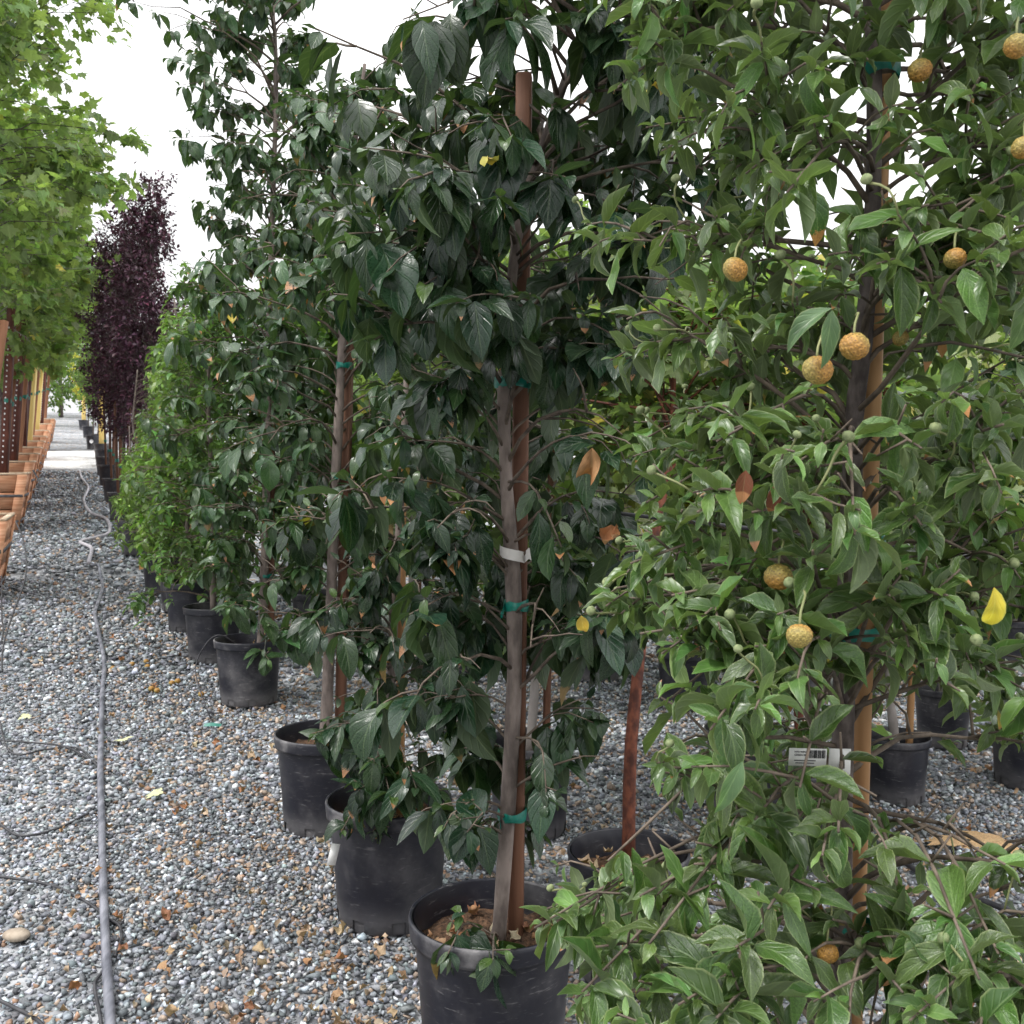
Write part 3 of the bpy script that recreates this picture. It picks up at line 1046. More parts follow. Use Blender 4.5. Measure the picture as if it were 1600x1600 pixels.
def pot_meshes(R, H, seg, hole):
    key = (round(R, 3), round(H, 3), seg, hole)
    if key in POTM:
        return POTM[key]
    rt, rb = R * 0.925, R * 0.82
    rimh = 0.05 if R > 0.19 else 0.035
    body = [(rb - 0.012, 0.0), (rb, 0.012), (rb + 0.002, 0.05)]
    for t in (0.3, 0.55, 0.8):
        body.append((rb + (rt - rb) * t, 0.05 + (H - rimh - 0.05) * t))
    body.append((rt, H - rimh))
    sk = (lambda i, j: i == 1 and (j % max(seg // 8, 1)) in (0, 1)) if hole else None
    V, Q = lathe(body, seg, sk)
    b = Acc().add(V, Q)
    inner = [(rb - 0.006, 0.008), (rt - 0.008, H - rimh), (R * 0.955 - 0.004, H - 0.004)]
    V, Q = lathe(inner, seg)
    b.add(V, Q[:, ::-1])
    bm = b.mesh("pot_body", M["pot"])
    rim = [(rt, H - rimh), (R * 0.985, H - rimh - 0.002), (R * 0.985, H - rimh + 0.006), (R, H - 0.012), (R * 0.995, H - 0.003), (R * 0.975, H), (R * 0.955, H - 0.004), (R * 0.94, H - rimh)]
    V, Q = lathe(rim, seg)
    rm = Acc().add(V, Q).mesh("pot_rim", M["pot_rim"])
    # soil: lumpy disc
    rng = np.random.default_rng(3)
    V = [(0, 0, H - 0.075)]; Q = []
    rings = 6
    for i in range(1, rings + 1):
        r = (rt - 0.009) * i / rings
        for j in range(seg):
            t = 2 * math.pi * j / seg
            V.append((r * math.cos(t), r * math.sin(t), H - 0.08 + rng.uniform(-0.010, 0.010)))
    for j in range(seg):
        Q.append((0, 1 + j, 1 + (j + 1) % seg, 1 + (j + 1) % seg))
    for i in range(rings - 1):
        for j in range(seg):
            k = (j + 1) % seg
            Q.append((1 + i * seg + j, 1 + (i + 1) * seg + j, 1 + (i + 1) * seg + k, 1 + i * seg + k))
    so = Acc().add(np.array(V), np.array(Q)).mesh("soil", M["soil"])
    POTM[key] = (bm, rm, so)
    return POTM[key]


def pot(label, loc, R=0.22, H=0.42, group="black nursery pots", seg=48, hole=True, tilt=0.0, rz=None):
    t = thing("plant_pot", label, "pot", loc, group, rz if rz is not None else random.uniform(0, 6.28))
    t.rotation_euler.x = tilt
    bm, rm, so = pot_meshes(R, H, seg, hole)
    obj("pot_body", bm, t); obj("rim", rm, t); obj("soil", so, t)
    return t


def bar(P0, P1, w, dp, mt, name, bev=0.004, n=2, twist=0.0):
    """squared post from P0 to P1"""
    P0, P1 = np.asarray(P0, float), np.asarray(P1, float)
    z = nrm(P1 - P0)
    x = nrm(np.cross(np.array([0, 1.0, 0]), z)); y = np.cross(z, x)
    x, y = x * math.cos(twist) + y * math.sin(twist), y * math.cos(twist) - x * math.sin(twist)
    L = np.linalg.norm(P1 - P0)
    V, Q = box_vq((0, 0, L / 2), w, dp, L, bev)
    Wv = P0 + V[:, :1] * x + V[:, 1:2] * y + V[:, 2:] * z
    return Acc().add(Wv, Q)


def tie(parent, base, c, ax, rx, ry, h, rng, tail=True):
    """green tape looped round trunk and stake: band with a slack edge"""
    n = 24
    V, Q = [], []
    z = nrm(ax)
    x = nrm(np.cross(np.array([0, 1.0, 0]), z)); y = np.cross(z, x)
    for k, (dz, s) in enumerate(((-0.5, 1.0), (-0.2, 1.05), (0.2, 1.04), (0.5, 1.0))):
        for j in range(n):
            t = 2 * math.pi * j / n
            wv = 0.12 * math.sin(3 * t + k) * h
            V.append(c + x * rx * s * math.cos(t) + y * ry * s * math.sin(t) + z * (dz * h + wv))
    for i in range(3):
        for j in range(n):
            k = (j + 1) % n
            Q.append((i * n + j, i * n + k, (i + 1) * n + k, (i + 1) * n + j))
    a = Acc().add(np.array(V), np.array(Q))
    if tail:
        s = c - x * rx * 0.9 * rng.choice([-1, 1]) - y * ry * 0.4
        e = s + x * rng.uniform(-0.025, 0.025) - y * 0.012 + np.array([0, 0, -0.03])
        m = (s + e) / 2 + y * -0.02
        V = np.array([s + z * h * 0.4, s - z * h * 0.4, m - z * h * 0.45, m + z * h * 0.3, e - z * h * 0.2, e + z * h * 0.4])
        a.add(V, np.array([(0, 1, 2, 3), (3, 2, 4, 5)]))
    return obj("tie_tape", a.mesh("tie_tape", M["tape"], base), parent)

# ------------------------------------------------------------------ the dogwood row
RS = np.random.default_rng(21)


def px_path(pts, d, dd=None):
    return [at(p[0], p[1], (p[2] if len(p) > 2 else d)) for p in pts]


def stake(label, P0, P1, w, mt, ties=(), trunk_pts=None, tr=0.02, rnd=False, group=None, name="wooden_stake", h=0.026):
    P0, P1 = np.asarray(P0, float), np.asarray(P1, float)
    st = thing(name, label, "stake", P0, group)
    if rnd:
        P = np.array([P0 + (P1 - P0) * t for t in np.linspace(0, 1, 12)])
        V, Q = tube(P, w / 2 * (1 + 0.02 * RS.normal(size=12)), 12)
        a = Acc().add(V, Q)
    else:
        a = bar(P0, P1, w, w, None, "post", 0.006, twist=RS.uniform(-0.3, 0.3))
    obj("post", a.mesh("post", M[mt], P0, smooth=rnd), st)
    ax = nrm(P1 - P0)
    for z in ties:
        t = (z - P0[2]) / (P1[2] - P0[2])
        c = P0 + (P1 - P0) * t
        if trunk_pts is not None:
            T = np.asarray(trunk_pts)
            i = int(np.clip(np.searchsorted(T[:, 2], z), 1, len(T) - 1))
            f = (z - T[i - 1][2]) / max(T[i][2] - T[i - 1][2], 1e-4)
            q = T[i - 1] + (T[i] - T[i - 1]) * np.clip(f, 0, 1)
        else:
            q = c - np.array([0.04, 0.02, 0])
        m = (c + q) / 2 if trunk_pts is not None else c
        sx_, sy_ = abs(c[0] - q[0]), abs(c[1] - q[1])
        if trunk_pts is None:
            sx_ = sy_ = 0.0
        rr_ = max(w / 2, tr * 0.8)
        tie(st, P0, m, ax, sx_ / 2 + rr_ + 0.004, sy_ / 2 + rr_ + 0.006, h, RS, tail=RS.random() < 0.5)
    return st


G_ROW = "dogwoods in the potted row"
DARK = (0.0090, 0.028, 0.0145)
GREY = (0.058, 0.108, 0.030)
BRIGHT = (0.100, 0.165, 0.034)

FRUIT = [(1276, 577, 1.15, 0.80, 0), (1334, 541, 1.15, 0.78, 1), (1148, 421, 1.25, 0.68, 2), (1491, 404, 1.2, 0.6, 0), (1216, 901, 1.25, 0.78, 2), (1249, 993, 1.1, 0.66, 0), (1438, 110, 1.3, 0.7, 1), (1408, 528, 1.38, 0.5, 2),
         (1292, 1488, 1.2, 0.6, 0), (1588, 72, 1.15, 0.62, 2), (1600, 230, 1.15, 0.62, 1)]
SKYGAP = [(505, -200, 600, 115, 1, 9), (600, -200, 640, 20, 0.6, 9), (150, 60, 236, 330, 1, 9), (240, 160, 262, 330, 1, 9)]
W0 = [(1205, 1140, 1345, 1225, 0.95, 1.6), (1300, 600, 1400, 790, 0.85, 1.42), (1340, 440, 1400, 600, 0.8, 1.42), (1320, 950, 1385, 1140, 0.75, 1.42), (1315, 1225, 1380, 1430, 0.75, 1.42), (1315, 1400, 1375, 1620, 0.4, 1.42),
      (860, 1010, 1020, 1340, 0.96, 2), (1000, 1240, 1100, 1340, 0.9, 2), (1390, 1185, 1600, 1330, 0.85, 2), (1400, 1330, 1600, 1420, 0.5, 2), (1372, 1085, 1480, 1270, 0.88, 2), (1530, 900, 1610, 1060, 0.6, 2), (1000, 230, 1120, 520, 0.62, 2), (860, 700, 960, 900, 0.8, 2)] + [
      (p[0] - 34, p[1] - 34, p[0] + 34, p[1] + 34, 1, p[2] + 0.02) for p in FRUIT]
W1 = [(772, 828, 845, 890, 1, 2.66), (765, 575, 845, 770, 0.9, 2.66), (772, 820, 840, 1010, 0.85, 2.66), (765, 1040, 840, 1400, 0.85, 2.66), (790, 70, 845, 200, 1, 2.7), (950, 1030, 1080, 1330, 1, 4),
      (850, 640, 1010, 800, 0.45, 4), (1020, 330, 1140, 560, 0.6, 4), (480, 480, 570, 800, 0.5, 4), (450, 700, 800, 1100, 0.15, 4)] + SKYGAP
W2 = [(590, 1040, 650, 1180, 0.7, 3.6), (495, 470, 570, 800, 0.8, 4), (500, 800, 560, 1080, 0.6, 4)] + SKYGAP
W3 = [(495, 470, 570, 680, 0.9, 4.5), (495, 680, 560, 1080, 0.65, 4.5)] + SKYGAP
W4 = [(395, 820, 430, 1010, 0.8, 6.7)] + SKYGAP

# T0: grey-green fruiting dogwood next to the camera
d0 = 1.45
tr0 = px_path([(1300, 1830), (1312, 1600), (1316, 1380), (1318, 1100), (1326, 900), (1330, 780), (1336, 640), (1346, 560), (1356, 440), (1365, 300), (1366, 100), (1360, -100), (1368, -500), (1350, -900)], d0)
b0 = np.array([tr0[0][0], d0, float(gz(tr0[0][0], d0))])
pot("black pot below the fruiting dogwood and the tan pole", b0)
tr0 = [b0 + np.array([0, 0, 0.33])] + tr0[1:]
t0 = dogwood("dogwood_tree", "grey-green dogwood hung with bumpy yellow fruit, tied to a tan pole", G_ROW, b0, tr0, 0.0165, 0.009,
             [(0.6, 0.36), (0.85, 0.47), (1.15, 0.42), (1.5, 0.34), (1.9, 0.32), (2.4, 0.33), (2.8, 0.15)], 128, 0.064, 0.14, GREY,
             T_GREY, M["leaf_grey"], 300, 401, zr=(0.55, 2.75), bark="bark_dark", twigs=(6, 9), pairs=(3, 4), burn=0.05, elev=(0.2, 0.9), drop=(0.3, 1.0), buds=0.13, cs=0.36, wins=W0, wide=0.95, extras=[(1150, 1480, 1.12, 4, 1.25), (1110, 1140, 1.15, 4, 1.1), (1050, 1090, 1.3, 3, 1.0), (950, 1345, 1.3, 4, 1.1), (870, 1440, 1.35, 4, 1.0), (1010, 785, 1.4, 4, 1.0), (1335, 835, 1.12, 4, 1.1), (1570, 1350, 1.12, 4, 1.2), (1530, 1530, 1.05, 3, 1.2), (1310, 1300, 1.12, 4, 1.1), (1010, 1480, 1.2, 3, 1.1), (960, 1590, 1.2, 4, 1.0), (1430, 1560, 1.15, 3, 1.1), (1090, 800, 1.3, 3, 1.1), (1230, 300, 1.2, 4, 1.0), (1450, 320, 1.2, 4, 1.0), (1180, 1010, 1.2, 3, 1.1), (1440, 700, 1.2, 3, 1.0), (1540, 760, 1.2, 4, 1.0), (1120, 690, 1.3, 3, 1.0), (835, 1450, 1.35, 4, 1.0), (900, 1560, 1.25, 4, 1.2), (1000, 1400, 1.25, 4, 1.3), (1060, 1570, 1.15, 4, 1.3), (1120, 1590, 1.1, 4, 1.3), (1200, 1420, 1.15, 4, 1.3), (1085, 1350, 1.25, 4, 1.2), (930, 1480, 1.3, 4, 1.2), (1450, 1460, 1.15, 4, 1.3), (1560, 1490, 1.1, 4, 1.3), (1400, 1520, 1.15, 4, 1.2), (985, 880, 1.38, 4, 1.1), (1050, 930, 1.3, 4, 1.1), (1000, 990, 1.35, 4, 1.1), (1090, 970, 1.25, 4, 1.1), (1250, 1230, 1.15, 4, 1.2), (1180, 1280, 1.2, 4, 1.2), (1420, 1010, 1.2, 4, 1.1), (1480, 930, 1.2, 4, 1.1), (1270, 860, 1.2, 4, 1.1), (1390, 930, 1.2, 3, 1.1), (1500, 1080, 1.2, 4, 1.1), (1250, 720, 1.25, 4, 1.1), (1440, 820, 1.2, 4, 1.1)])
stake("round tan pole tied to the fruiting dogwood", np.array([at(1337, 1600, d0)[0], d0 + 0.03, b0[2] + 0.28]), at(1384, -60, d0 + 0.03), 0.026, "stake_tan",
      ties=(at(1340, 1455, d0)[2], at(1335, 990, d0)[2], at(1372, 850, d0)[2], at(1375, 105, d0)[2]), trunk_pts=tr0, tr=0.016, rnd=True, h=0.022)

# T1: dark glossy dogwood with the square stake
d1 = 2.61
b1 = floor_at(770, d1)
tr1 = px_path([(785, 1395), (797, 1200), (804, 1050), (801, 900), (791, 750), (787, 600), (795, 480), (815, 330), (850, 220), (905, 60), (930, -60), (935, -250)], d1)
pot("black pot with chalky rim holding the dogwood with the paper band", b1)
t1 = dogwood("dogwood_tree", "dark glossy dogwood with paper band on its trunk beside tall square stake", G_ROW, b1, [b1 + np.array([0.01, 0, 0.33])] + tr1, 0.0225, 0.008,
             [(0.5, 0.20), (0.8, 0.34), (1.2, 0.42), (1.55, 0.44), (1.9, 0.50), (2.3, 0.55), (2.7, 0.50), (3.15, 0.25)], 124, 0.125, 1.25, DARK,
             T_DARK, M["leaf_dark"], 300, 503, zr=(0.46, 3.1), twigs=(2, 4), pairs=(3, 4), bare=0.17, burn=0.10, buds=0.012, zpow=0.72, wide=1.1, wins=W1, extras=[(545, 365, 2.2, 3, 1.15), (662, 445, 2.2, 3, 1.3), (800, 215, 2.2, 3, 1.15), (860, 285, 2.25, 3, 1.0), (985, 330, 2.25, 3, 1.0), (735, 425, 2.3, 3, 0.9), (630, 30, 2.2, 3, 1.15), (790, 30, 2.2, 3, 1.15), (970, 50, 2.3, 3, 1.0), (600, 745, 2.4, 4, 1.0), (700, 1490, 2.38, 2, 0.9), (730, 1300, 2.4, 3, 0.9), (855, 1265, 2.45, 3, 0.8), (770, 1500, 2.35, 3, 0.95), (880, 860, 2.35, 3, 1.1), (1000, 545, 2.35, 3, 1.1), (900, 900, 2.4, 3, 1.0), (640, 960, 2.4, 3, 1.0), (700, 850, 2.4, 3, 1.0), (800, 495, 2.3, 3, 0.9)])
stake("tall square red-brown stake behind the dark glossy dogwood", np.array([at(806, 1400, d1)[0], d1 + 0.05, 0.32]), at(819, 115, d1 + 0.05), 0.040, "stake",
      ties=(at(800, 597, d1)[2], at(800, 946, d1)[2], at(800, 1275, d1)[2]), trunk_pts=tr1, tr=0.022)

# T2
d2 = 3.52
b2 = floor_at(605, d2)
tr2 = px_path([(600, 1215), (610, 1080), (618, 900), (626, 780), (633, 650), (640, 500), (650, 380), (650, 250)], d2)
pot("black pot half hidden by drooping leaves and a white tag", b2)
t2 = dogwood("dogwood_tree", "slim dogwood with brown-tipped leaves drooping over its pot and white tag", G_ROW, b2, [b2 + np.array([0.0, 0, 0.33])] + tr2, 0.021, 0.007,
             [(0.44, 0.26), (0.8, 0.32), (1.2, 0.36), (1.7, 0.38), (2.2, 0.4), (2.6, 0.2)], 70, 0.112, 1.2, DARK,
             T_DARK, M["leaf_dark"], 300, 604, zr=(0.44, 2.6), twigs=(2, 4), pairs=(2, 4), bare=0.22, burn=0.18, wins=W2, zpow=1.15, azb=(-1.5, 0.3), extras=[(560, 1235, 3.2, 4, 1.25), (610, 1245, 3.18, 4, 1.3), (652, 1235, 3.18, 4, 1.25), (690, 1235, 3.25, 3, 1.1), (575, 1190, 3.2, 3, 1.1), (505, 1165, 3.4, 3, 1.0), (533, 1300, 3.25, 2, 0.6), (582, 1300, 3.25, 2, 0.6), (590, 1100, 3.3, 3, 1.0), (530, 990, 3.35, 3, 1.0)])
stake("short tan stake beside the slim brown-tipped dogwood", np.array([at(622, 1230, d2)[0], d2 + 0.05, 0.32]), at(628, 700, d2 + 0.05), 0.030, "stake_tan",
      ties=(at(620, 716, d2)[2],), trunk_pts=tr2, tr=0.016)

# T3
d3 = 4.4
b3 = floor_at(505, d3)
tr3 = px_path([(510, 1120), (517, 950), (522, 800), (530, 640), (535, 520), (535, 420), (545, 300), (560, 180), (570, 100)], d3)
pot("dusty black pot with scraped base and cut drain holes", b3)
t3 = dogwood("dogwood_tree", "dogwood standing in the dusty pot, tied to a reddish stake by three tapes", G_ROW, b3, [b3 + np.array([0.0, 0, 0.33])] + tr3, 0.028, 0.008,
             [(0.75, 0.30), (1.2, 0.42), (1.8, 0.48), (2.4, 0.5), (2.9, 0.4), (3.25, 0.15)], 100, 0.112, 1.1, (0.024, 0.058, 0.024),
             T_DARK, M["leaf_dark"], 300, 705, zr=(0.7, 3.2), twigs=(2, 4), pairs=(3, 4), rag=(0.35, 1.25), bare=0.12, burn=0.12, wins=W3)
stake("reddish stake bound to the dogwood in the dusty pot", np.array([at(527, 1120, d3)[0], d3 + 0.06, 0.32]), at(545, 498, d3 + 0.06), 0.042, "stake",
      ties=(at(530, 571, d3)[2], at(520, 745, d3)[2], at(515, 958, d3)[2]), trunk_pts=tr3, tr=0.026)

# T4
d4 = 6.64
b4 = floor_at(385, d4)
tr4 = px_path([(408, 1000), (414, 850), (418, 700), (420, 550), (425, 350), (430, 200), (430, 60), (415, -80)], d4)
pot("black pot with thin drip tube arching over its rim", b4)
t4 = dogwood("dogwood_tree", "tallest dogwood, its thin leaders standing above the others against white sky", G_ROW, b4, [np.array([tr4[0][0] - 0.05, d4, b4[2] + 0.33])] + tr4, 0.03, 0.010,
             [(0.7, 0.42), (1.2, 0.55), (2.0, 0.55), (3.0, 0.55), (3.7, 0.68), (4.4, 0.80), (4.9, 0.5)], 155, 0.125, 1.05, (0.028, 0.064, 0.026),
             T_DARK, M["leaf_dark"], 300, 806, zr=(0.65, 4.9), twigs=(2, 4), pairs=(3, 4), rag=(0.35, 1.25), bare=0.06, burn=0.08, sep=True, wins=W4, extras=[(262, 92, 6.5, 4, 1.0), (285, 100, 6.5, 3, 1.0), (275, 215, 6.5, 4, 1.0), (300, 170, 6.5, 4, 1.0), (420, 1030, 6.3, 3, 1.0)])
stake("weathered stake tied to the tallest dogwood", np.array([at(420, 1010, d4)[0], d4 + 0.06, b4[2] + 0.32]), at(424, 520, d4 + 0.06), 0.042, "stake",
      ties=(at(415, 728, d4)[2], at(415, 900, d4)[2]), trunk_pts=tr4, tr=0.028)

# leafy smaller dogwoods further along the row: (px, d, height, radius)
G_LEAFY = "leafy bright dogwoods along the row"
leafy = [(330, 7.74, 3.0, 0.50), (295, 8.75, 2.75, 0.55), (282, 9.55, 2.9, 0.58), (254, 10.3, 2.6, 0.62), (216, 12.2, 2.2, 0.58), (207, 13.3, 1.5, 0.42)]
lab = ["bushy bright green dogwood next to the tallest dogwood in the row",
       "bushy bright green dogwood in the middle stretch of the row", "bushy bright green dogwood in the middle stretch of the row",
       "bushy bright green dogwood in the middle stretch of the row",
       "small bright green dogwood near the purple plum trees", "small bright green dogwood near the purple plum trees"]
plab = ["smooth black pot under the first bushy bright green dogwood",
        "black pot beneath bushy bright green dogwood leaves", "black pot beneath bushy bright green dogwood leaves", "black pot beneath bushy bright green dogwood leaves",
        "black pot beneath small dogwood by the plum trees", "black pot beneath small dogwood by the plum trees"]
for i, (px, d, hh, rr) in enumerate(leafy):
    b = floor_at(px, d)
    pot(plab[i], b, group="pots under the leafy dogwoods", seg=40)
    g = b[2]
    top = b + np.array([RS.uniform(-0.05, 0.1), 0.05, hh])
    trk = [b + np.array([0, 0, 0.33]), b + np.array([RS.uniform(-.03, .03), 0, 1.2]), b + np.array([RS.uniform(-.05, .05), 0, hh * 0.7]), top]
    dogwood("dogwood_tree", lab[i], G_LEAFY, b, trk, 0.024, 0.008,
            [(g + 0.42, rr * 0.95), (g + 0.8, rr * 1.12), (g + hh * 0.6, rr * 0.95), (g + hh * 0.85, rr * 0.75), (g + hh, rr * 0.35)], 125, 0.092, 0.6,
            BRIGHT if i else (0.055, 0.11, 0.032), T_MID, M["leaf_bright"], 300 if i < 4 else 200, 900 + i, zr=(g + 0.42, g + hh - 0.1), twigs=(3, 6), pairs=(2, 4), bare=0.03, burn=0.04, rag=(0.3, 1.35), sep=False, cs=0.45, wins=[(0, -100, 262, 440, 0.8, 20), (0, 440, 246, 540, 0.7, 20), (0, 540, 232, 640, 0.8, 20), (0, 640, 214, 700, 0.8, 20), (0, 700, 190, 770, 0.8, 20), (0, 770, 172, 900, 0.8, 20)])

# ------------------------------------------------------------------ other trees
def broadleaf(name, label, group, base, trunk, r0, r1, cc, rad, nbr, per, size, colour, templates, mt, singles, seed, bark, spread=0.16, hang=0.5, up=0.35, extra=None, cs=0.28, zstart=None, yellow=0.0, tri=True):
    rng = np.random.default_rng(seed)
    base = np.asarray(base, float); cc = np.asarray(cc, float); rad = np.asarray(rad, float)
    tree = thing(name, label, "tree", base, group)
    T = smooth_path(trunk, 20)
    V, Q = tube(T, np.linspace(r0, r1, 20) * (1 + 0.05 * rng.normal(size=20)), 10, jitter=0.05, rng=rng)
    obj("trunk", Acc().add(V, Q).mesh("trunk", M[bark], base), tree)
    limbs = Acc(); lv = Leaves()
    zs = zstart if zstart is not None else cc[2] - rad[2] * 0.9
    for k in range(nbr):
        u = rng.normal(size=3); u /= np.linalg.norm(u)
        e = cc + u * rad * rng.uniform(0.55, 1.05) ** 0.7 * np.array([1, 1, 1])
        f = np.clip((e[2] - zs) / (T[-1][2] - zs + 1e-6) * 0.75 - 0.08, 0, 0.97)
        z0 = zs + f * (T[-1][2] - zs)
        i = int(np.clip(np.searchsorted(T[:, 2], z0), 1, len(T) - 1))
        s = T[i]
        mid = (s + e) / 2 + np.array([0, 0, up * np.linalg.norm((e - s)[:2]) * rng.uniform(0.1, 0.9)]) + rng.normal(0, 0.06, 3)
        P = smooth_path([s, mid, e], 5)
        V, Q = tube(P, np.linspace(max(r1 * 0.5, 0.006), 0.0025, 5), 3, caps=False, jitter=0.1, rng=rng)
        limbs.add(V, Q)
        nsp = max(2, per // 8)
        for c in range(nsp):                          # sprays of leaves along the limb
            t = rng.uniform(0.35, 1.0) ** 0.8 * 4
            q = int(min(t, 3)); a = P[q] + (P[q + 1] - P[q]) * (t - q)
            sd = rng.normal(size=3) + 0.9 * nrm(e - s); sd[2] *= 0.6; sd = nrm(sd)
            sl = spread * rng.uniform(0.8, 2.6)
            tp = np.array([a, a + sd * sl + np.array([0, 0, -0.03])])
            V, Q = tube(tp, [0.004, 0.0015], 3, caps=False)
            limbs.add(V, Q)
            for m in range(8):
                w_ = rng.uniform(0.15, 1.0)
                p = a + sd * sl * w_ + rng.normal(0, spread * 0.32, 3)
                d = rng.normal(size=3) * 0.8 + sd * 0.7 + np.array([0, 0, -hang])
                cl = vary(rng, colour, cs, 0.0, 0.0)
                if yellow and rng.random() < yellow:
                    cl = np.append(np.array([0.40, 0.33, 0.05]) * rng.uniform(0.6, 1.2), 0.2)
                lv.add(p, nrm(d), UP + rng.normal(0, 0.45, 3), size * rng.uniform(0.65, 1.2), rng.uniform(0.85, 1.1), cl)
    obj("limbs", limbs.mesh("limbs", M[bark], base), tree)
    lv.emit(tree, base, templates, M[mt], singles, rng)
    return tree


# boxed maples on the far side of the aisle
def box_corner(d):
    x = -0.67 - 0.426 * d
    return np.array([x, d, float(gz(x, d))])


def planter(label, d, size=1.3, h=0.75, rich=True):
    c = box_corner(d)
    rdir = np.array([ROW[0], ROW[1], 0]); pdir = np.array([-ROW[1], ROW[0], 0])
    ctr = c + rdir * size / 2 + pdir * size / 2
    ctr[2] = float(gz(ctr[0], ctr[1]))
    t = thing("planter_box", label, "planter", ctr, "wooden boxes holding maples", rz=ROWA)
    # local x across the aisle, local y along it; boards lean in towards the foot
    nb = 3
    for side in range(4):
        ang = side * math.pi / 2
        for k in range(nb):
            z0 = 0.04 + (h - 0.04) * k / nb + 0.008; z1 = 0.04 + (h - 0.04) * (k + 1) / nb - 0.008
            s0, s1 = size / 2 * (0.80 + 0.20 * z0 / h), size / 2 * (0.80 + 0.20 * z1 / h)
            o = RS.uniform(-0.004, 0.004)
            th = 0.028
            V = []
            for (zz, ss) in ((z0, s0), (z1, s1)):
                V += [(-ss, -ss + o, zz), (ss, -ss + o, zz), (ss - th * 0, -ss + th + o, zz), (-ss, -ss + th + o, zz)]
            V = np.array(V)
            R = np.array([[math.cos(ang), -math.sin(ang), 0], [math.sin(ang), math.cos(ang), 0], [0, 0, 1]])
            V = V @ R.T
            Q = np.array([(0, 1, 5, 4), (1, 2, 6, 5), (2, 3, 7, 6), (3, 0, 4, 7), (4, 5, 6, 7), (3, 2, 1, 0)])
            obj("board", Acc().add(V, Q).mesh("board", M["box_wood"], smooth=False), t)
        # corner cleat
        V = []
        for zz in (0.0, h):
            ss = size / 2 * (0.80 + 0.20 * zz / h)
            V += [(ss - 0.10, -ss - 0.024, zz), (ss + 0.022, -ss - 0.024, zz), (ss + 0.022, -ss - 0.003, zz), (ss - 0.10, -ss - 0.003, zz)]
        V = np.array(V) @ np.array([[math.cos(ang), -math.sin(ang), 0], [math.sin(ang), math.cos(ang), 0], [0, 0, 1]]).T
        obj("corner_cleat", Acc().add(V, np.array([(0, 1, 5, 4), (1, 2, 6, 5), (2, 3, 7, 6), (3, 0, 4, 7), (4, 5, 6, 7), (3, 2, 1, 0)])).mesh("corner_cleat", M["box_wood"], smooth=False), t)
        # top rail and strap
        for (zz, hh, ex, mt, nm) in ((h + 0.012, 0.024, 0.02, "box_edge", "top_rail"), (h * 0.62, 0.035, 0.004, "strap", "strap"), (h * 0.16, 0.03, 0.004, "strap", "strap")):
            ss = size / 2 * (0.80 + 0.20 * min(zz / h, 1.0))
            V, Q = box_vq((0, -ss - ex / 2 - (0.024 if nm == 'strap' else 0) + (0.025 if nm == "top_rail" else 0), zz), ss * 2 + (0 if nm == "top_rail" else 0.012), 0.05 if nm == "top_rail" else 0.006, hh)
            V = V @ np.array([[math.cos(ang), -math.sin(ang), 0], [math.sin(ang), math.cos(ang), 0], [0, 0, 1]]).T
            if nm == "top_rail" and side % 2:
                V[:, 2] += 0.003
            obj(nm, Acc().add(V, Q).mesh(nm, M[mt], smooth=False), t)
    n = 9
    g = np.linspace(-0.46, 0.46, n) * size
    X, Y = np.meshgrid(g, g, indexing='ij')
    Z = h - 0.07 + RS.uniform(-0.015, 0.02, X.shape)
    i = np.arange(n - 1)[:, None] * n + np.arange(n - 1)[None, :]
    Q = np.stack([i, i + n, i + n + 1, i + 1], -1).reshape(-1, 4)
    obj("soil", Acc().add(np.stack([X, Y, Z], -1).reshape(-1, 3), Q).mesh("soil", M["soil"]), t)
    return t, ctr, h


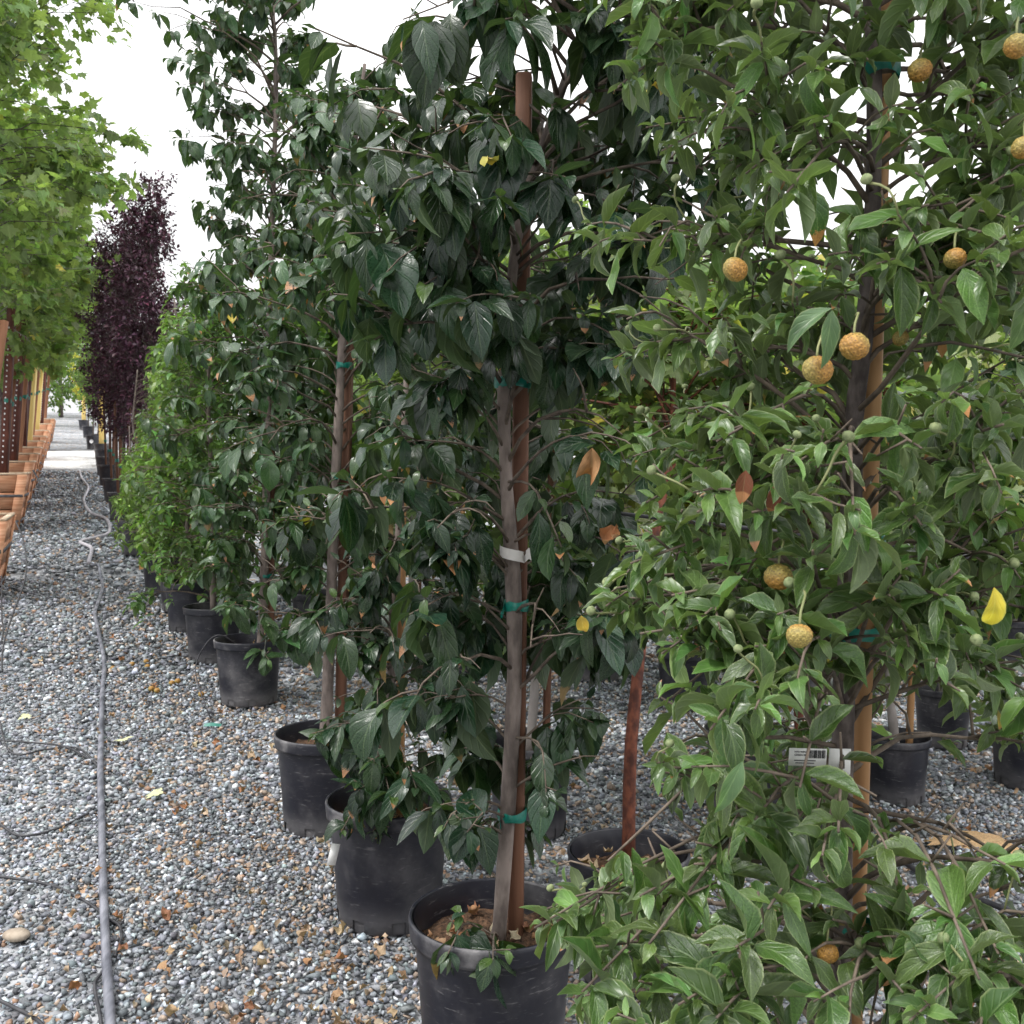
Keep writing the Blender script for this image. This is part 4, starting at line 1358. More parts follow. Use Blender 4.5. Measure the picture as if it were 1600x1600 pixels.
MAPLE_G = (0.125, 0.180, 0.062)
boxes = [9.6, 13.8, 16.0, 17.8, 19.5, 21.5, 23.4, 26.1, 30.0, 34.0]
ordw = ["first", "second", "third", "fourth", "fifth", "sixth", "seventh", "eighth", "ninth", "tenth"]
post_kinds = ["lodge", "stake_rust", "stake_rust", "lodge", "stake_rust", "yellow", "lodge", "yellow", "stake_rust", "lodge"]
kname = {"lodge": "round orange-brown lodge pole", "stake_rust": "dark rust-brown punched post", "yellow": "bright yellow post"}
for i, d in enumerate(boxes):
    t, c, h = planter(f"tapered wooden planter box, {ordw[i]} of its line counted up the slope", d)
    lean = RS.uniform(-0.1, 0.1)
    top = c + np.array([lean, 0, 6.6 + RS.uniform(-0.3, 0.4)])
    trk = [c + np.array([0, 0, h - 0.1]), c + np.array([lean * 0.3, 0, 2.0]), c + np.array([lean * 0.8, 0, 3.4]), top]
    near = i < 3
    cz = c[2] + (4.35 if i else 4.9)
    broadleaf("maple_tree", f"light green maple growing in the {ordw[i]} planter box up the slope", "boxed maples across the aisle", c, trk, 0.06, 0.02,
              (c[0] + 0.15, c[1], cz), (1.75 if i == 0 else 1.7, 1.9, 2.2), (150 if i == 0 else 110) if near else 70, 40 if i < 2 else 32, (0.125 if i == 0 else 0.14) if near else 0.17,
              MAPLE_G, T_MAPLE if near else T_MAPLE_FAR, "leaf_maple", (300 if i < 3 else 120), 1200 + i, "bark_pale" if i % 2 else "bark_dark", spread=0.19, hang=0.7, yellow=0.02, cs=0.32)
    # two posts in each box: (offset across, along)
    for k, (ox, oy) in enumerate(((0.36, -0.42), (-0.36, 0.30), (0.30, 0.42))):
        kind = ("stake_rust", "lodge")[(i + k) % 2] if k else post_kinds[i]
        q = c + np.array([ROW[1] * ox + ROW[0] * oy, -ROW[0] * ox + ROW[1] * oy, 0])
        p0 = q + np.array([0, 0, h - 0.12]); p1 = q + np.array([RS.uniform(-0.05, 0.28), RS.uniform(-0.1, 0.2), 2.75 + RS.uniform(-0.25, 0.45)])
        wd = {"lodge": 0.085, "stake_rust": 0.10, "yellow": 0.12}[kind]
        s = stake(f"{kname[kind]} at the {('aisle side corner', 'far corner', 'uphill corner')[k]} of the {ordw[i]} planter box", p0, p1, wd, kind, ties=((q[2] + 1.75,) if k != 1 else ()), tr=0.05,
                  rnd=(kind == "lodge"), group="posts in the planter boxes", name="support_post", h=0.06)
        if kind == "stake_rust":
            # punched holes: bright slots down the face
            n = 26
            a = Acc()
            for j in range(n):
                f = 0.12 + 0.8 * j / n
                pc = p0 + (p1 - p0) * f + np.array([0, -wd / 2 - 0.002, 0])
                V, Q = box_vq(pc, 0.016, 0.006, 0.022)
                a.add(V, Q)
            pm = obj("punched_slots", a.mesh("punched_slots", M["white_disc"], p0, smooth=False), s, kind="stuff")

# purple plums in pots where the slope starts
PURPLE = (0.078, 0.026, 0.052)
plums = [(224, 14.3, 4.2, 0.5, "purple leaved plum beside the small bright dogwoods"), (192, 15.5, 4.4, 0.66, "full purple leaved plum with straight wood-staked trunk over the aisle"),
         (181, 17.8, 4.3, 0.62, "purple leaved plum behind the full staked plum"), (172, 20.7, 4.2, 0.65, "purple leaved plum next to the pale cross road")]
for i, (px, d, hh, rr, lb) in enumerate(plums):
    b = floor_at(px, d)
    pot(["black pot of the plum beside the bright dogwoods", "wide black pot of the full purple plum", "black pot of the plum behind the full plum", "black pot of the plum next to the cross road"][i], b, group="pots under the purple plums", seg=32, hole=False, R=0.23)
    top = b + np.array([0.2, 0.1, hh + 0.3])
    broadleaf("plum_tree", lb, "purple plums in pots", b, [b + np.array([0, 0, 0.3]), b + np.array([0.03, 0, 1.2]), b + np.array([0.1, 0, 2.6]), top], 0.032, 0.008,
              b + np.array([0.16, 0, hh * 0.5 + 0.95]), (rr, rr, hh * 0.5 - 0.15), 105, 64, 0.082, PURPLE, T_SMALL, "leaf_purple", 150, 1500 + i, "bark_dark", spread=0.11, hang=0.1, up=0.05, zstart=b[2] + 1.0, cs=0.35)
    q = b + np.array([0.09, -0.04, 0])
    stake(["brown stake beside the plum next to the dogwoods", "brown stake tied to the full purple plum", "brown stake tied to the plum behind the full one", "brown stake tied to the plum by the cross road"][i],
          q + np.array([0, 0, 0.3]), q + np.array([0.05, 0, 1.9]), 0.05, "stake", ties=(q[2] + 0.62, q[2] + 1.3), tr=0.035, h=0.05)
    q = b + np.array([-0.1, 0.08, 0])
    stake(["slim stake on the aisle side of the dogwood plum", "slim stake on the aisle side of the full plum", "slim stake on the aisle side of the hidden plum", "slim stake on the aisle side of the road plum"][i],
          q + np.array([0, 0, 0.3]), q + np.array([-0.03, 0, 1.8]), 0.035, "stake", ties=(q[2] + 0.9,), tr=0.03, h=0.05)

# further pots and young trees up the slope
far = [(166, 23.0), (163, 25.4), (161, 27.6), (147, 31.6), (155, 32.6), (133, 44.0), (140, 38.0)]
flab = ["plain black pot first after the road plum", "plain black pot second after the road plum", "plain black pot holding the tall yellow post", "black pot with round white sticker past the cross road",
        "black pot next to the one with a white sticker", "black pot under yellow leaved sapling far up the aisle", "black pot under thin green sapling up the aisle"]
for i, (px, d) in enumerate(far):
    b = floor_at(px, d)
    t = pot(flab[i], b, group="far pots up the aisle", seg=24, hole=False, R=0.22)
    if i == 3:
        V, Q = lathe([(0.0001, 0), (0.06, 0), (0.06, 0.004)], 16)
        V = np.stack([V[:, 0], -V[:, 2], V[:, 1]], -1) + np.array([0.03, -0.205, 0.24])
        t.rotation_euler.z = 0
        obj("sticker", Acc().add(V, Q).mesh("sticker", M["white_disc"]), t)
    if i == 2:
        stake("tall yellow post standing in a far black pot by the road", b + np.array([0, 0, 0.25]), b + np.array([0.02, 0, 2.0]), 0.13, "yellow", name="support_post")
    if i == 5:
        stake("yellow post beside the yellow leaved sapling", b + np.array([0, 0, 0.25]), b + np.array([0.02, 0, 1.9]), 0.13, "yellow", name="support_post")
    if i >= 3:
        colr = (0.40, 0.34, 0.05) if i == 5 else (0.10, 0.16, 0.05)
        broadleaf("sapling", ["", "", "", "thin green sapling in the stickered pot", "thin green sapling beside the stickered pot", "yellow leaved sapling far up the aisle", "thin green sapling up the aisle"][i], "saplings up the aisle", b,
                  [b + np.array([0, 0, 0.3]), b + np.array([0.02, 0, 1.2]), b + np.array([0, 0, 2.4]), b + np.array([0.05, 0, 3.2])], 0.025, 0.008, b + np.array([0, 0, 2.2]), (0.5, 0.5, 1.2), 26, 32, 0.13, colr,
                  T_SMALL, "leaf_maple", 30, 1700 + i, "bark_dark", spread=0.12)
# trees that close the end of the aisle
for i, (px, d, hh, rr) in enumerate([(60, 47, 5.5, 2.2), (98, 58, 5.0, 2.4), (150, 62, 5.5, 2.6), (190, 50, 5.0, 2.2), (20, 60, 6, 2.8), (240, 64, 6, 2.8)]):
    b = floor_at(px, d)
    broadleaf("shade_tree", ["round green tree ending the line of boxed maples", "round green tree closing the far end of the aisle", "tall green tree past the yellow sapling", "green tree behind the far plum pots",
                             "large green tree behind the boxed maples", "large green tree behind the purple plums"][i], "trees at the aisle's end", b,
              [b, b + np.array([0, 0, 2.0]), b + np.array([0.1, 0, 3.5]), b + np.array([0, 0, hh])], 0.12, 0.03, b + np.array([0, 0, hh * 0.55]), (rr, rr, hh * 0.45), 60, 32, 0.26, (0.075, 0.13, 0.035), T_SMALL, "leaf_maple", 0, 1800 + i, "bark_dark", spread=0.3)

# ------------------------------------------------------------------ plants behind the row
# red-barked maple in the wide pot just behind
bM = floor_at(985, 3.12)
pot("wide black pot with mulch around the red-barked maple", bM, R=0.19, H=0.39)
trM = [bM + np.array([0, 0, 0.31])] + px_path([(985, 1180, 3.15), (998, 1040, 3.2), (1012, 900, 3.3), (1035, 780, 3.4), (1050, 690, 3.5), (1052, 600, 3.6), (1062, 480, 3.7)], 3.2)
broadleaf("maple_tree", "red-barked maple forking above the wide mulched pot", None, bM, trM, 0.022, 0.008, at(1065, 560, 3.9), (0.50, 0.42, 0.42), 40, 32, 0.075, (0.13, 0.19, 0.07), T_MAPLE, "leaf_maple", 300, 1901, "bark_red",
          spread=0.10, zstart=at(1030, 800, 3.4)[2], yellow=0.06)
# others: px, d, pot R, pot H, height, crown r, kind
back = [(1262, 4.05, 0.19, 0.38, 2.3, 0.42, "red"), (1408, 4.75, 0.155, 0.31, 2.0, 0.42, "pale"), (1480, 5.7, 0.16, 0.33, 2.3, 0.5, "pale"), (1618, 5.0, 0.19, 0.38, 2.4, 0.5, "dark"),
        (828, 4.35, 0.19, 0.40, 2.5, 0.42, "green"), (700, 6.1, 0.20, 0.40, 2.8, 0.5, "green"), (1170, 4.6, 0.19, 0.38, 2.1, 0.4, "pale"), (1560, 9.3, 0.26, 0.34, 2.5, 0.6, "pale"),
        (1590, 8.0, 0.22, 0.36, 2.6, 0.55, "pale"), (1395, 7.6, 0.2, 0.36, 2.7, 0.6, "pale"), (1240, 7.0, 0.2, 0.36, 2.8, 0.6, "green"), (1075, 6.6, 0.2, 0.38, 2.7, 0.6, "pale"), (935, 7.4, 0.2, 0.38, 3.0, 0.6, "pale"),
        (800, 8.6, 0.2, 0.38, 3.1, 0.6, "green"), (640, 8.2, 0.2, 0.38, 3.1, 0.6, "bright"), (560, 9.6, 0.2, 0.38, 3.2, 0.65, "bright"), (490, 8.6, 0.2, 0.38, 3.2, 0.55, "bright"), (1490, 12.0, 0.22, 0.4, 2.9, 0.8, "pale"),
        (1320, 11.0, 0.22, 0.4, 3.2, 0.8, "green"), (1130, 10.5, 0.22, 0.4, 3.3, 0.8, "pale"), (970, 11.5, 0.22, 0.4, 3.6, 0.9, "green"), (820, 13, 0.22, 0.4, 3.7, 0.9, "bright"), (680, 12, 0.22, 0.4, 3.6, 0.9, "bright"), (1610, 14, 0.22, 0.4, 3.2, 1.0, "green")]
KC = {"pale": (0.23, 0.26, 0.14), "green": (0.10, 0.145, 0.055), "dark": (0.022, 0.045, 0.02), "bright": (0.09, 0.165, 0.035), "red": (0.11, 0.17, 0.06)}
KN = {"pale": "pale variegated maple", "green": "mid green maple", "dark": "dark leaved maple", "bright": "bright green sapling maple", "red": "red-barked young maple"}
cnt = {}
where = ["behind the white price card", "in the small round pot by the tan pole", "behind the small round pot", "with drooping branches past the fruiting dogwood",
         "behind the tall square stake", "behind the slim brown-tipped dogwood", "between the mulched pot and the price card"]
for i, (px, d, R, H, hh, rr, kd) in enumerate(back):
    b = floor_at(px, d)
    if i < 7:
        lb = f"{KN[kd]} {where[i]}"; pl = f"black pot of the {KN[kd]} {where[i]}"; g = None
    else:
        lb = f"{KN[kd]} in the rows behind the dogwoods"; pl = f"black pot in the rows behind the dogwoods holding a {KN[kd]}"; g = f"{KN[kd]}s in the back rows"
    pot(pl, b, R=R, H=H, group="pots in the back rows", seg=36 if d < 7 else 24, hole=d < 6)
    cz = b + np.array([0, 0, hh * 0.62 + 0.15])
    broadleaf("maple_tree", lb, g, b, [b + np.array([0, 0, H - 0.1]), b + np.array([RS.uniform(-.05, .05), 0, hh * 0.35]), b + np.array([RS.uniform(-.08, .08), 0, hh * 0.6]), b + np.array([RS.uniform(-.1, .1), 0, hh * 0.95])],
              0.022 if d < 6 else 0.026, 0.007, cz, (rr, rr, hh * 0.40), 56 if d < 7 else 62, 32, 0.085 if d < 7 else 0.105, KC[kd], (T_MAPLE_LOW if d < 7 else T_MAPLE_FAR), "leaf_maple", 300 if d < 7 else 60, 2000 + i, "bark_red" if kd == "red" else ("bark_pale" if i % 3 else "bark_dark"),
              spread=0.11 if d < 7 else 0.15, zstart=b[2] + hh * 0.32, yellow=0.05 if kd in ("pale", "red") else 0.02)
    if i in (1, 2, 4, 5, 7, 9, 11, 12, 14, 17, 19):
        q = b + np.array([0.07, 0.03, 0])
        wl = (f"slim stake of the {KN[kd]} {where[i]}" if i < 7 else "slim pale stake in the rows behind the dogwoods")
        stake(wl, q + np.array([0, 0, H - 0.12]), q + np.array([0.03, 0, hh * 0.8]), 0.03, "stake_tan" if i % 2 else "stake", ties=(q[2] + 0.9, q[2] + 1.4), tr=0.025, h=0.03, group=None if i < 7 else "stakes in the back rows")

# ------------------------------------------------------------------ hoses and drip tubes
def gpt(px, py):
    """where the ray through a pixel meets the ground"""
    lo, hi = 1.5, 80.0
    for _ in range(60):
        m = (lo + hi) / 2
        p = at(px, py, m)
        if p[2] > gz(p[0], p[1]):
            lo = m
        else:
            hi = m
    p = at(px, py, lo)
    p[2] = float(gz(p[0], p[1]))
    return p


def hose(label, pts, r, mt, name="hose", n=80, lift=None, sides=10, smooth_n=True, group=None):
    P = smooth_path(pts, n)
    P[:, 2] = np.maximum(P[:, 2], gz(P[:, 0], P[:, 1]) + r * 0.9 + 0.008 + 0.016 * np.clip((P[:, 1] - 6) / 2, 0, 1))
    V, Q = tube(P, r, sides)
    b = P[0].copy()
    me = Acc().add(V, Q).mesh(name, M[mt], b)
    return thing(name, label, "hose", b, group, me=me)


main_px = [(178, 1750), (172, 1600), (166, 1500), (161, 1380), (159, 1290), (157, 1200), (160, 1090), (163, 1040), (152, 985), (149, 962), (160, 925), (156, 897), (143, 888)]
hose("thick grey irrigation hose running down the gravel aisle", [gpt(*p) for p in main_px], 0.0155, "hose", n=120)
hose("pale hose snaking on beyond the step towards the plums", [gpt(*p) for p in [(139, 886), (143, 862), (126, 852), (150, 845), (171, 836), (166, 815), (142, 805), (131, 785), (138, 765), (128, 750), (124, 738)]], 0.022, "hose_pale", n=90)
drips = [[(0, 1292), (30, 1310), (75, 1304), (120, 1285), (152, 1262), (160, 1230)], [(-20, 1372), (60, 1384), (110, 1400), (150, 1425), (165, 1440), (185, 1450), (190, 1470), (180, 1500)],
         [(-20, 1560), (20, 1580), (60, 1602), (90, 1640)], [(160, 1525), (148, 1545), (156, 1590), (160, 1620)], [(-10, 1160), (40, 1163), (100, 1170), (140, 1190), (158, 1205)],
         [(0, 1130), (10, 1170), (30, 1183), (70, 1175), (120, 1172), (150, 1195)], [(20, 1010), (60, 1025), (110, 1027), (150, 1040), (165, 1060)], [(45, 860), (70, 890), (110, 895), (145, 893)]]
dl = ["thin black drip tube curving up to the hose", "thin black drip tube slipping under the hose", "thin black drip tube at the foot of the aisle", "thin grey drip tube looping beside the hose",
      "thin black drip tube lying almost straight to the hose", "thin black drip tube with a sharp bend", "thin drip tube half buried in fallen leaves", "thin drip tube along the gravel step"]
for k, dp in enumerate(drips):
    hose(dl[k], [gpt(*p) for p in dp], 0.0055, "drip", name="drip_tube", n=36, sides=6)
# tube arching over the rim of pot T4
a = b4 + np.array([-0.19, -0.03, 0.43]); g_ = gpt(332, 1128)
hose("thin black drip tube arching over a pot rim to the ground", [b4 + np.array([-0.05, 0, 0.36]), a + np.array([0.02, 0, 0.012]), a + np.array([-0.07, -0.02, -0.04]), a + np.array([-0.13, -0.06, -0.2]), g_ + np.array([-0.06, 0.05, 0.1]), g_], 0.0045, "drip", name="drip_tube", n=40, sides=6)
# tubes hanging from the boxes
for k, (px0, py0, pts) in enumerate([(25, 815, [(38, 850), (40, 900), (20, 960), (5, 1010), (3, 1060)]), (2, 900, [(3, 960), (6, 1010), (4, 1060)]), (52, 735, [(68, 765), (78, 800)])]):
    s0 = at(px0, py0, 9.4 if k < 2 else 13.6)
    hose(["black drip tube hanging in a loop from the first planter box", "black drip tube hanging straight from the first planter box", "black drip tube hanging from the second planter box"][k],
         [s0] + [at(p[0], p[1], s0[1] - 0.25 - 0.1 * j) if k == 2 else at(p[0], p[1], 9.3 - (j + 1) * 0.42) for j, p in enumerate(pts)], 0.007 if k < 2 else 0.012, "drip", name="drip_tube", n=40, sides=6)
hose("black irrigation pipe lying behind the fruiting dogwood", [gpt(*p) for p in [(1340, 1300), (1400, 1345), (1460, 1385), (1510, 1405), (1600, 1440), (1700, 1480)]], 0.011, "drip", n=40)
hose("black irrigation pipe between the near pots", [gpt(*p) for p in [(690, 1300), (740, 1345), (820, 1400), (890, 1490), (960, 1560), (1010, 1600), (1060, 1680)]], 0.013, "hose", n=40)
hose("black irrigation pipe crossing the gravel among the back pots", [gpt(*p) for p in [(1440, 1140), (1490, 1140), (1530, 1160), (1620, 1190), (1760, 1215)]], 0.012, "drip", n=40)
# taut line tied to the square stake
w0 = at(815, 782, d1 + 0.03)
wire = smooth_path([w0, at(1000, 806, 2.62), at(1380, 850, 2.5), at(1600, 884, 2.42), at(2100, 960, 2.3)], 30)
V, Q = tube(wire, 0.0055, 6)
thing("support_line", "dark taut line strung from the square stake past the fruiting dogwood", "line", wire[0], me=Acc().add(V, Q).mesh("support_line", M["drip"], wire[0]))

# ------------------------------------------------------------------ fruit, tags, small things
frng = np.random.default_rng(9)
fr_me = []
for k in range(3):
    V, Q = ball(1.0, frng, 1.0, 0.0, 72, 48)
    n = 85
    g = np.arange(n) + 0.5
    ph = np.arccos(1 - 2 * g / n); th = math.pi * (1 + 5 ** 0.5) * g
    C = np.stack([np.cos(th) * np.sin(ph), np.sin(th) * np.sin(ph), np.cos(ph)], -1)
    C = nrm(C + frng.normal(0, 0.05, C.shape))
    dd = np.arccos(np.clip(V @ C.T, -1, 1)).min(1)
    lump = 0.07 * np.clip(1 - (dd / 0.20) ** 2, 0, 1) - 0.05 * np.exp(-(dd / 0.055) ** 2)
    low = 0.06 * np.sin(V[:, 0] * 2.1 + k) + 0.05 * np.sin(V[:, 1] * 2.7 + 2 * k)
    rad = 0.0205 * (1 + lump + low)
    Vf = V * rad[:, None] * np.array([1, 1, [0.92, 0.84, 0.97][k]])
    blush = np.clip(0.5 + 0.6 * np.sin(V[:, 0] * 1.7 + V[:, 2] * 1.3 + 2 * k) + frng.normal(0, 0.1, len(V)), 0, 1)
    cc_ = np.array([0.40, 0.32, 0.085]) * (1 - blush)[:, None] + np.array([0.50, 0.26, 0.055]) * blush[:, None]
    cc_ = cc_ * (1 - 0.45 * np.clip((dd - 0.12) / 0.08, 0, 1))[:, None]
    dot = 0.9 * np.exp(-(dd / 0.085) ** 2)[:, None]
    cc_ = cc_ * (1 - dot) + np.array([0.06, 0.03, 0.012]) * dot
    fr_me.append(build("ripe_fruit", Vf, Q, M["fruit"], col=np.column_stack([cc_, np.ones(len(V))])))


def ripe(tree, base, p, s, k, up=True):
    o = obj("ripe_fruit", fr_me[k], tree)
    o.location = V3(p - base); o.scale = (s, s, s); o.rotation_euler = (frng.uniform(-0.5, 0.5), frng.uniform(-0.5, 0.5), frng.uniform(0, 6.28))
    P = smooth_path([p + np.array([0, 0, 0.015 * s]), p + np.array([0.003, 0.006, 0.026]), p + np.array([0.012, 0.022, 0.040]), p + np.array([0.02, 0.055, 0.042])], 7)
    V, Q = tube(P, 0.0014, 6)
    so = obj("fruit_stalk", Acc().add(V, Q).mesh("fruit_stalk", M["twig_green"], base), tree)


for (px, py, d, s, k) in FRUIT:
    ripe(t0, b0, at(px, py, d), s, k)

# opened yellow flower heads left on the dogwoods
yl = leaf_template(_r, 5, 4, 0.85, 1.3, 0.4, 0.2, 0.2, tipx=0.55, basex=0.45)
def bract(tree, base, p, s, n=3):
    acc_v, acc_q, uv, cc, n0 = [], [], [], [], 0
    for k in range(n):
        an = frng.uniform(0, 6.28)
        D = np.array([math.cos(an) * 0.6, math.sin(an) * 0.6, frng.uniform(-0.8, 0.3)]); H = np.array([-math.cos(an), -math.sin(an), 0.6])
        X, Y, Z = frames(D[None], H[None])
        V = (yl[0][:, :1] * X + yl[0][:, 1:2] * Y + yl[0][:, 2:] * Z) * s + p - base
        acc_v.append(V); acc_q.append(yl[1] + n0); uv.append(yl[2]); n0 += len(V)
        c = np.append(np.array([0.62, 0.45, 0.07]) if k % 2 else np.array([0.55, 0.50, 0.13]), 0.0)
        cc.append(np.tile(c, (len(V), 1)))
    obj("yellow_bract", build("yellow_bract", np.vstack(acc_v), np.vstack(acc_q), M["leaf_dry"], np.vstack(uv), np.vstack(cc)), tree)


for (px, py, d, s) in [(1020, 132, 2.15, 0.032), (762, 245, 2.2, 0.026), (700, 345, 2.2, 0.03)]:
    bract(t1, b1, at(px, py, d), s)


def paint_leaf(tree, base, px, py, d, L, D, colr, H=(0, -1, 0.2), tm=3, T=None, m=None):
    """one leaf that stands out in the photograph"""
    V, Q, UV = (T or T_GREY)[tm]
    X, Y, Z = frames(np.array([D], float), np.array([H], float))
    p = at(px, py, d)
    Vw = (V[:, :1] * X + V[:, 1:2] * Y + V[:, 2:] * Z) * L + p - base
    obj("leaf", build("leaf", Vw, Q, m or M["leaf_grey"], UV, np.tile(np.array(colr), (len(V), 1))), tree)


paint_leaf(t0, b0, 1553, 918, 1.1, 0.056, (0.15, -0.1, -1), (0.55, 0.44, 0.06, 0.0), tm=1)
paint_leaf(t0, b0, 1165, 735, 1.2, 0.042, (-0.1, 0, -1), (0.15, 0.055, 0.030, 0.5), tm=2, T=T_DARK, m=M["leaf_dry"])
paint_leaf(t0, b0, 1215, 755, 1.2, 0.046, (-0.15, 0, -1), (0.17, 0.060, 0.035, 0.4), tm=4, T=T_DARK, m=M["leaf_dry"])
paint_leaf(t0, b0, 1300, 485, 1.12, 0.065, (-0.15, -0.2, -1), (0.075, 0.14, 0.055, 0.0), tm=0)
paint_leaf(t0, b0, 1300, 482, 1.12, 0.07, (-1, -0.2, -0.35), (0.07, 0.13, 0.055, 0.0), tm=5, H=(0, -0.5, 1))
paint_leaf(t0, b0, 1160, 1190, 1.12, 0.07, (-0.5, -0.2, -1), (0.09, 0.16, 0.075, 0.0), tm=0)
paint_leaf(t1, b1, 908, 962, 2.15, 0.055, (0.2, 0, -1), (0.55, 0.36, 0.07, 0.45), tm=5, T=T_DARK)
paint_leaf(t1, b1, 925, 700, 2.2, 0.085, (0, 0, -1), (0.36, 0.20, 0.10, 0.6), tm=2, T=T_DRY, m=M["leaf_dry"])
paint_leaf(t1, b1, 955, 820, 2.3, 0.07, (0, 0, -1), (0.30, 0.13, 0.06, 0.6), tm=4, T=T_DRY, m=M["leaf_dry"])


# paper band on T1's trunk
pc = at(800, 858, d1 - 0.01)
V, Q = [], []
for k in range(13):
    t = -0.3 + 3.7 * k / 12
    for z in (-0.014, 0.014):
        V.append(pc + np.array([0.031 * math.cos(t + math.pi), -0.028 * math.sin(t), z - 0.002 * k]))
for (dx, dz) in ((0.030, -0.008), (0.046, -0.016)):
    for z in (-0.014, 0.014):
        V.append(pc + np.array([0.012 + dx, -0.032, z + dz]))
for k in range(14):
    Q.append((2 * k, 2 * k + 2, 2 * k + 3, 2 * k + 1))
thing("paper_band", "blank white paper band wrapped round the dark dogwood's trunk", "tag", pc, me=Acc().add(np.array(V), np.array(Q)).mesh("paper_band", M["paper"], pc, smooth=False))


def card(name, label, c, wx, hz, rz, tilt, mt="card"):
    t = thing(name, label, "tag", c, rz=rz)
    t.rotation_euler = (0.0, tilt, rz)
    V, Q = box_vq((0, 0, 0), wx, 0.0012, hz)
    obj("sheet", Acc().add(V, Q).mesh("sheet", M[mt], smooth=False), t)
    return t


cd = card("price_card", "white printed price card with barcode behind the fruiting dogwood's trunk", at(1262, 1183, 1.38), 0.052, 0.024, 0.05, 0.04)
a = Acc(); x = 0.002
while x < 0.024:
    wb = random.choice([0.0005, 0.0008, 0.0012])
    V, Q = box_vq((x, -0.0009, 0.0045), wb, 0.0006, 0.011); a.add(V, Q)
    x += wb + random.choice([0.0005, 0.0008])
obj("barcode", a.mesh("barcode", M["ink"], smooth=False), cd)
for k, (txt, z, sz, x0) in enumerate((("NYS WINTER", 0.006, 0.0038, -0.019), ("GREEN MIST", 0.0018, 0.0038, -0.019))):
    cu = bpy.data.curves.new("print", 'FONT'); cu.body = txt; cu.size = sz; cu.offset = 0.00012
    tmp = bpy.data.objects.new("print", cu)
    me = tmp.to_mesh().copy()
    tmp.to_mesh_clear(); bpy.data.objects.remove(tmp)
    me.materials.clear(); me.materials.append(M["ink"])
    o = obj("print", me, cd)
    o.location = (x0, -0.0011, z); o.rotation_euler = (math.pi / 2, 0, 0)
a = Acc()
for k in range(2):
    V, Q = box_vq((-0.004, -0.0009, -0.0045 - 0.0035 * k), 0.030 - 0.004 * k, 0.0006, 0.0011); a.add(V, Q)
obj("print_line", a.mesh("print_line", M["ink"], smooth=False), cd, kind="stuff")
card("price_card", "blank white card leaning against the fruiting dogwood's trunk", at(1312, 1190, 1.40), 0.030, 0.036, 0.0, 0.02)
card("plant_tag", "small white plant tag hanging at the pot rim under drooping leaves", at(521 - 0, 1335, 3.28), 0.03, 0.07, 0.5, 0.25)
card("plant_tag", "tiny white tag deep in the slim dogwood's leaves", at(618, 792, 3.3), 0.03, 0.03, 0.2, 0.2)

# fallen dry leaves
fl_m = {}
lrng = np.random.default_rng(31)
DRYC = [(0.38, 0.24, 0.15), (0.44, 0.32, 0.22), (0.27, 0.13, 0.08), (0.50, 0.39, 0.26), (0.32, 0.15, 0.08), (0.48, 0.41, 0.29)]
nfl = 0
pots_xy = [(o.location.x, o.location.y) for o in COL.objects if o.name.startswith("plant_pot")]
while nfl < 280:
    d = 2.7 + 7.5 * lrng.random() ** 1.7
    px = lrng.choice([lrng.normal(430, 170), lrng.uniform(0, 700), lrng.uniform(850, 1600)], p=[0.66, 0.14, 0.20])
    if px < -20 or px > 1620:
        continue
    p = floor_at(px, d)
    if any((p[0] - q[0]) ** 2 + (p[1] - q[1]) ** 2 < 0.04 for q in pots_xy):
        continue
    k = (int(lrng.integers(0, 10)), int(lrng.integers(0, 6)))
    if k not in fl_m:
        V, Q, UV = T_DRY[k[0]]
        fl_m[k] = build("fallen_leaf", V - np.array([0, 0.5, 0]), Q, M["leaf_dry"], UV, np.tile(np.append(np.array(DRYC[k[1]]), 0.0), (len(V), 1)))
    o = thing("fallen_leaf", "small curled dry leaf lying on the grey gravel", "leaf", p + np.array([0, 0, 0.022]), "dry leaves scattered on the gravel", me=fl_m[k])
    s = lrng.uniform(0.03, 0.07)
    o.scale = (s, s, s * 0.8)
    o.rotation_euler = (lrng.normal(0, 0.3), lrng.normal(0, 0.4) + (math.pi if lrng.random() < 0.4 else 0), lrng.uniform(0, 6.28))
    nfl += 1
# crumbs of dry leaf worked into the gravel, too many to count
T_CRUMB = [leaf_template(_r, 3, 2, _r.uniform(0.5, 0.9), _r.uniform(-2.0, 2.0), _r.uniform(0.2, 0.9), 0.8, _r.uniform(-1.5, 1.5)) for _ in range(8)]
Vs, Qs, Us, Cs, n0 = [], [], [], [], 0
k = 0
while k < 1400:
    d = 2.6 + 8.0 * lrng.random() ** 1.6
    px = lrng.choice([lrng.normal(480, 170), lrng.uniform(0, 700), lrng.uniform(700, 1620)], p=[0.5, 0.12, 0.38])
    if px < -20 or px > 1640:
        continue
    p = floor_at(px, d)
    X, Y, Z = frames(np.array([[lrng.normal(), lrng.normal(), lrng.normal(0, 0.3)]]), np.array([[lrng.normal(0, 0.4), lrng.normal(0, 0.4), 1.0]]))
    V, Q, UV = T_CRUMB[k % 8]
    Vs.append(((V[:, :1] * X + (V[:, 1:2] - 0.5) * Y + V[:, 2:] * Z) * lrng.uniform(0.016, 0.038)) + p + np.array([0, 0, lrng.uniform(0.012, 0.026)]))
    Qs.append(Q + n0); Us.append(UV); n0 += len(V)
    c = np.array([(0.40, 0.30, 0.22), (0.46, 0.37, 0.28), (0.30, 0.185, 0.125), (0.42, 0.31, 0.25)][int(lrng.integers(0, 4))]) * lrng.uniform(0.7, 1.25)
    Cs.append(np.tile(np.append(c, 0.0), (len(V), 1)))
    k += 1
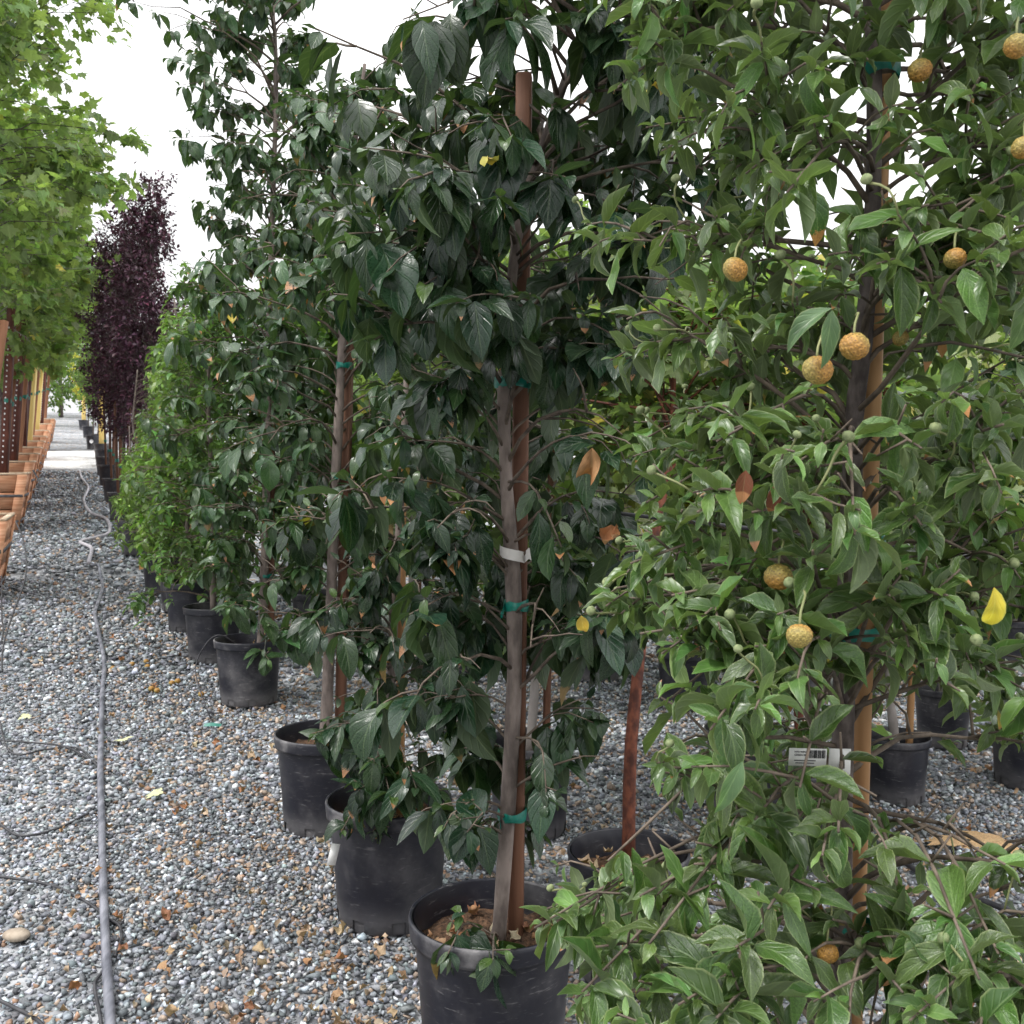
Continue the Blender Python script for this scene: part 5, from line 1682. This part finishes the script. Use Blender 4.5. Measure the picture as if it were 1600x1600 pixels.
obj("leaf_litter", build("leaf_litter", np.vstack(Vs), np.vstack(Qs), M["leaf_dry"], np.vstack(Us), np.vstack(Cs)), ground, kind="stuff")
# leaf litter on the soil of the near pots
for (b, H, R) in ((b1, 0.42, 0.17), (bM, 0.39, 0.15), (b2, 0.42, 0.17), (b4, 0.42, 0.17)):
    for k in range(16):
        an = lrng.uniform(0, 6.28); r = R * math.sqrt(lrng.random())
        key = list(fl_m)[int(lrng.integers(0, len(fl_m)))]
        o = thing("fallen_leaf", "dry brown leaf lying on the soil inside a black pot", "leaf", b + np.array([r * math.cos(an), r * math.sin(an), H - 0.062]), "dry leaves inside the pots", me=fl_m[key])
        s = lrng.uniform(0.03, 0.065); o.scale = (s, s, s * 0.7)
        o.rotation_euler = (lrng.normal(0, 0.3), lrng.normal(0, 0.4), lrng.uniform(0, 6.28))
# big lobed tan leaf and pale maple leaves
V, T, UV = T_MAPLE[2]
big = build("fallen_leaf", V - np.array([0, 0.4, 0]), T, M["leaf_dry"], UV, np.tile(np.array([0.52, 0.34, 0.19, 0.0]), (len(V), 1)))
for (px, py, s, rz, lb) in ((1550, 1322, 0.23, 1.9, "big lobed tan leaf flat on the gravel past the fruiting dogwood"), (1480, 1325, 0.16, 0.6, "lobed tan leaf beside the biggest fallen leaf")):
    o = thing("fallen_leaf", lb, "leaf", gpt(px, py) + np.array([0, 0, 0.035]), me=big); o.scale = (s, s, s); o.rotation_euler = (0.1, 0.1, rz)
pale = build("fallen_leaf", V - np.array([0, 0.4, 0]), T, M["leaf_dry"], UV, np.tile(np.array([0.55, 0.56, 0.34, 0.0]), (len(V), 1)))
for (px, py, s, rz, lb) in ((243, 1248, 0.085, 1.2, "pale cream-green maple leaf lying in the middle of the aisle"), (192, 1162, 0.09, 0.3, "pale cream-green maple leaf lying beside the hose"), (42, 1125, 0.07, 2.5, "pale cream-green maple leaf on the box side of the aisle")):
    o = thing("fallen_leaf", lb, "leaf", gpt(px, py) + np.array([0, 0, 0.03]), me=pale); o.scale = (s, s, s); o.rotation_euler = (0.1, -0.1, rz)
# fallen fruit
for (px, py) in ((206, 1044), (228, 1040), (230, 1048), (176, 1051), (268, 1074), (277, 1071), (236, 1083), (245, 1086), (314, 1092)):
    p = gpt(px, py) + np.array([0, 0, 0.03])
    o = thing("fallen_fruit", "yellow fallen fruit lying on the gravel near the hose", "fruit", p, "fallen yellow fruit", me=fr_me[0])
    o.scale = (0.95, 0.95, 0.95)
# round river stones
for (px, py, r, lb) in ((26, 1470, 0.034, "rounded beige river stone lying among the grey gravel"), (1492, 1452, 0.02, "small round pale stone among gravel behind the fruiting dogwood")):
    V, Q = ball(r, frng, 0.6, 0.03, 16, 10)
    V = V * np.array([1.35, 0.9, 1.0])
    thing("river_stone", lb, "stone", gpt(px, py) + np.array([0, 0, r * 0.6]), me=Acc().add(V, Q).mesh("river_stone", M["rock"]))
# scrap of green tape on the gravel
p = gpt(331, 1143)
V = np.array([(-0.05, 0, 0.03), (-0.045, 0.012, 0.045), (0, -0.01, 0.035), (0, 0.012, 0.05), (0.05, 0.005, 0.028), (0.055, 0.02, 0.04)])
thing("tape_scrap", "scrap of green tie tape lying on the gravel by the pots", "tape", p, me=Acc().add(V, np.array([(0, 2, 3, 1), (2, 4, 5, 3)])).mesh("tape_scrap", M["tape"]))
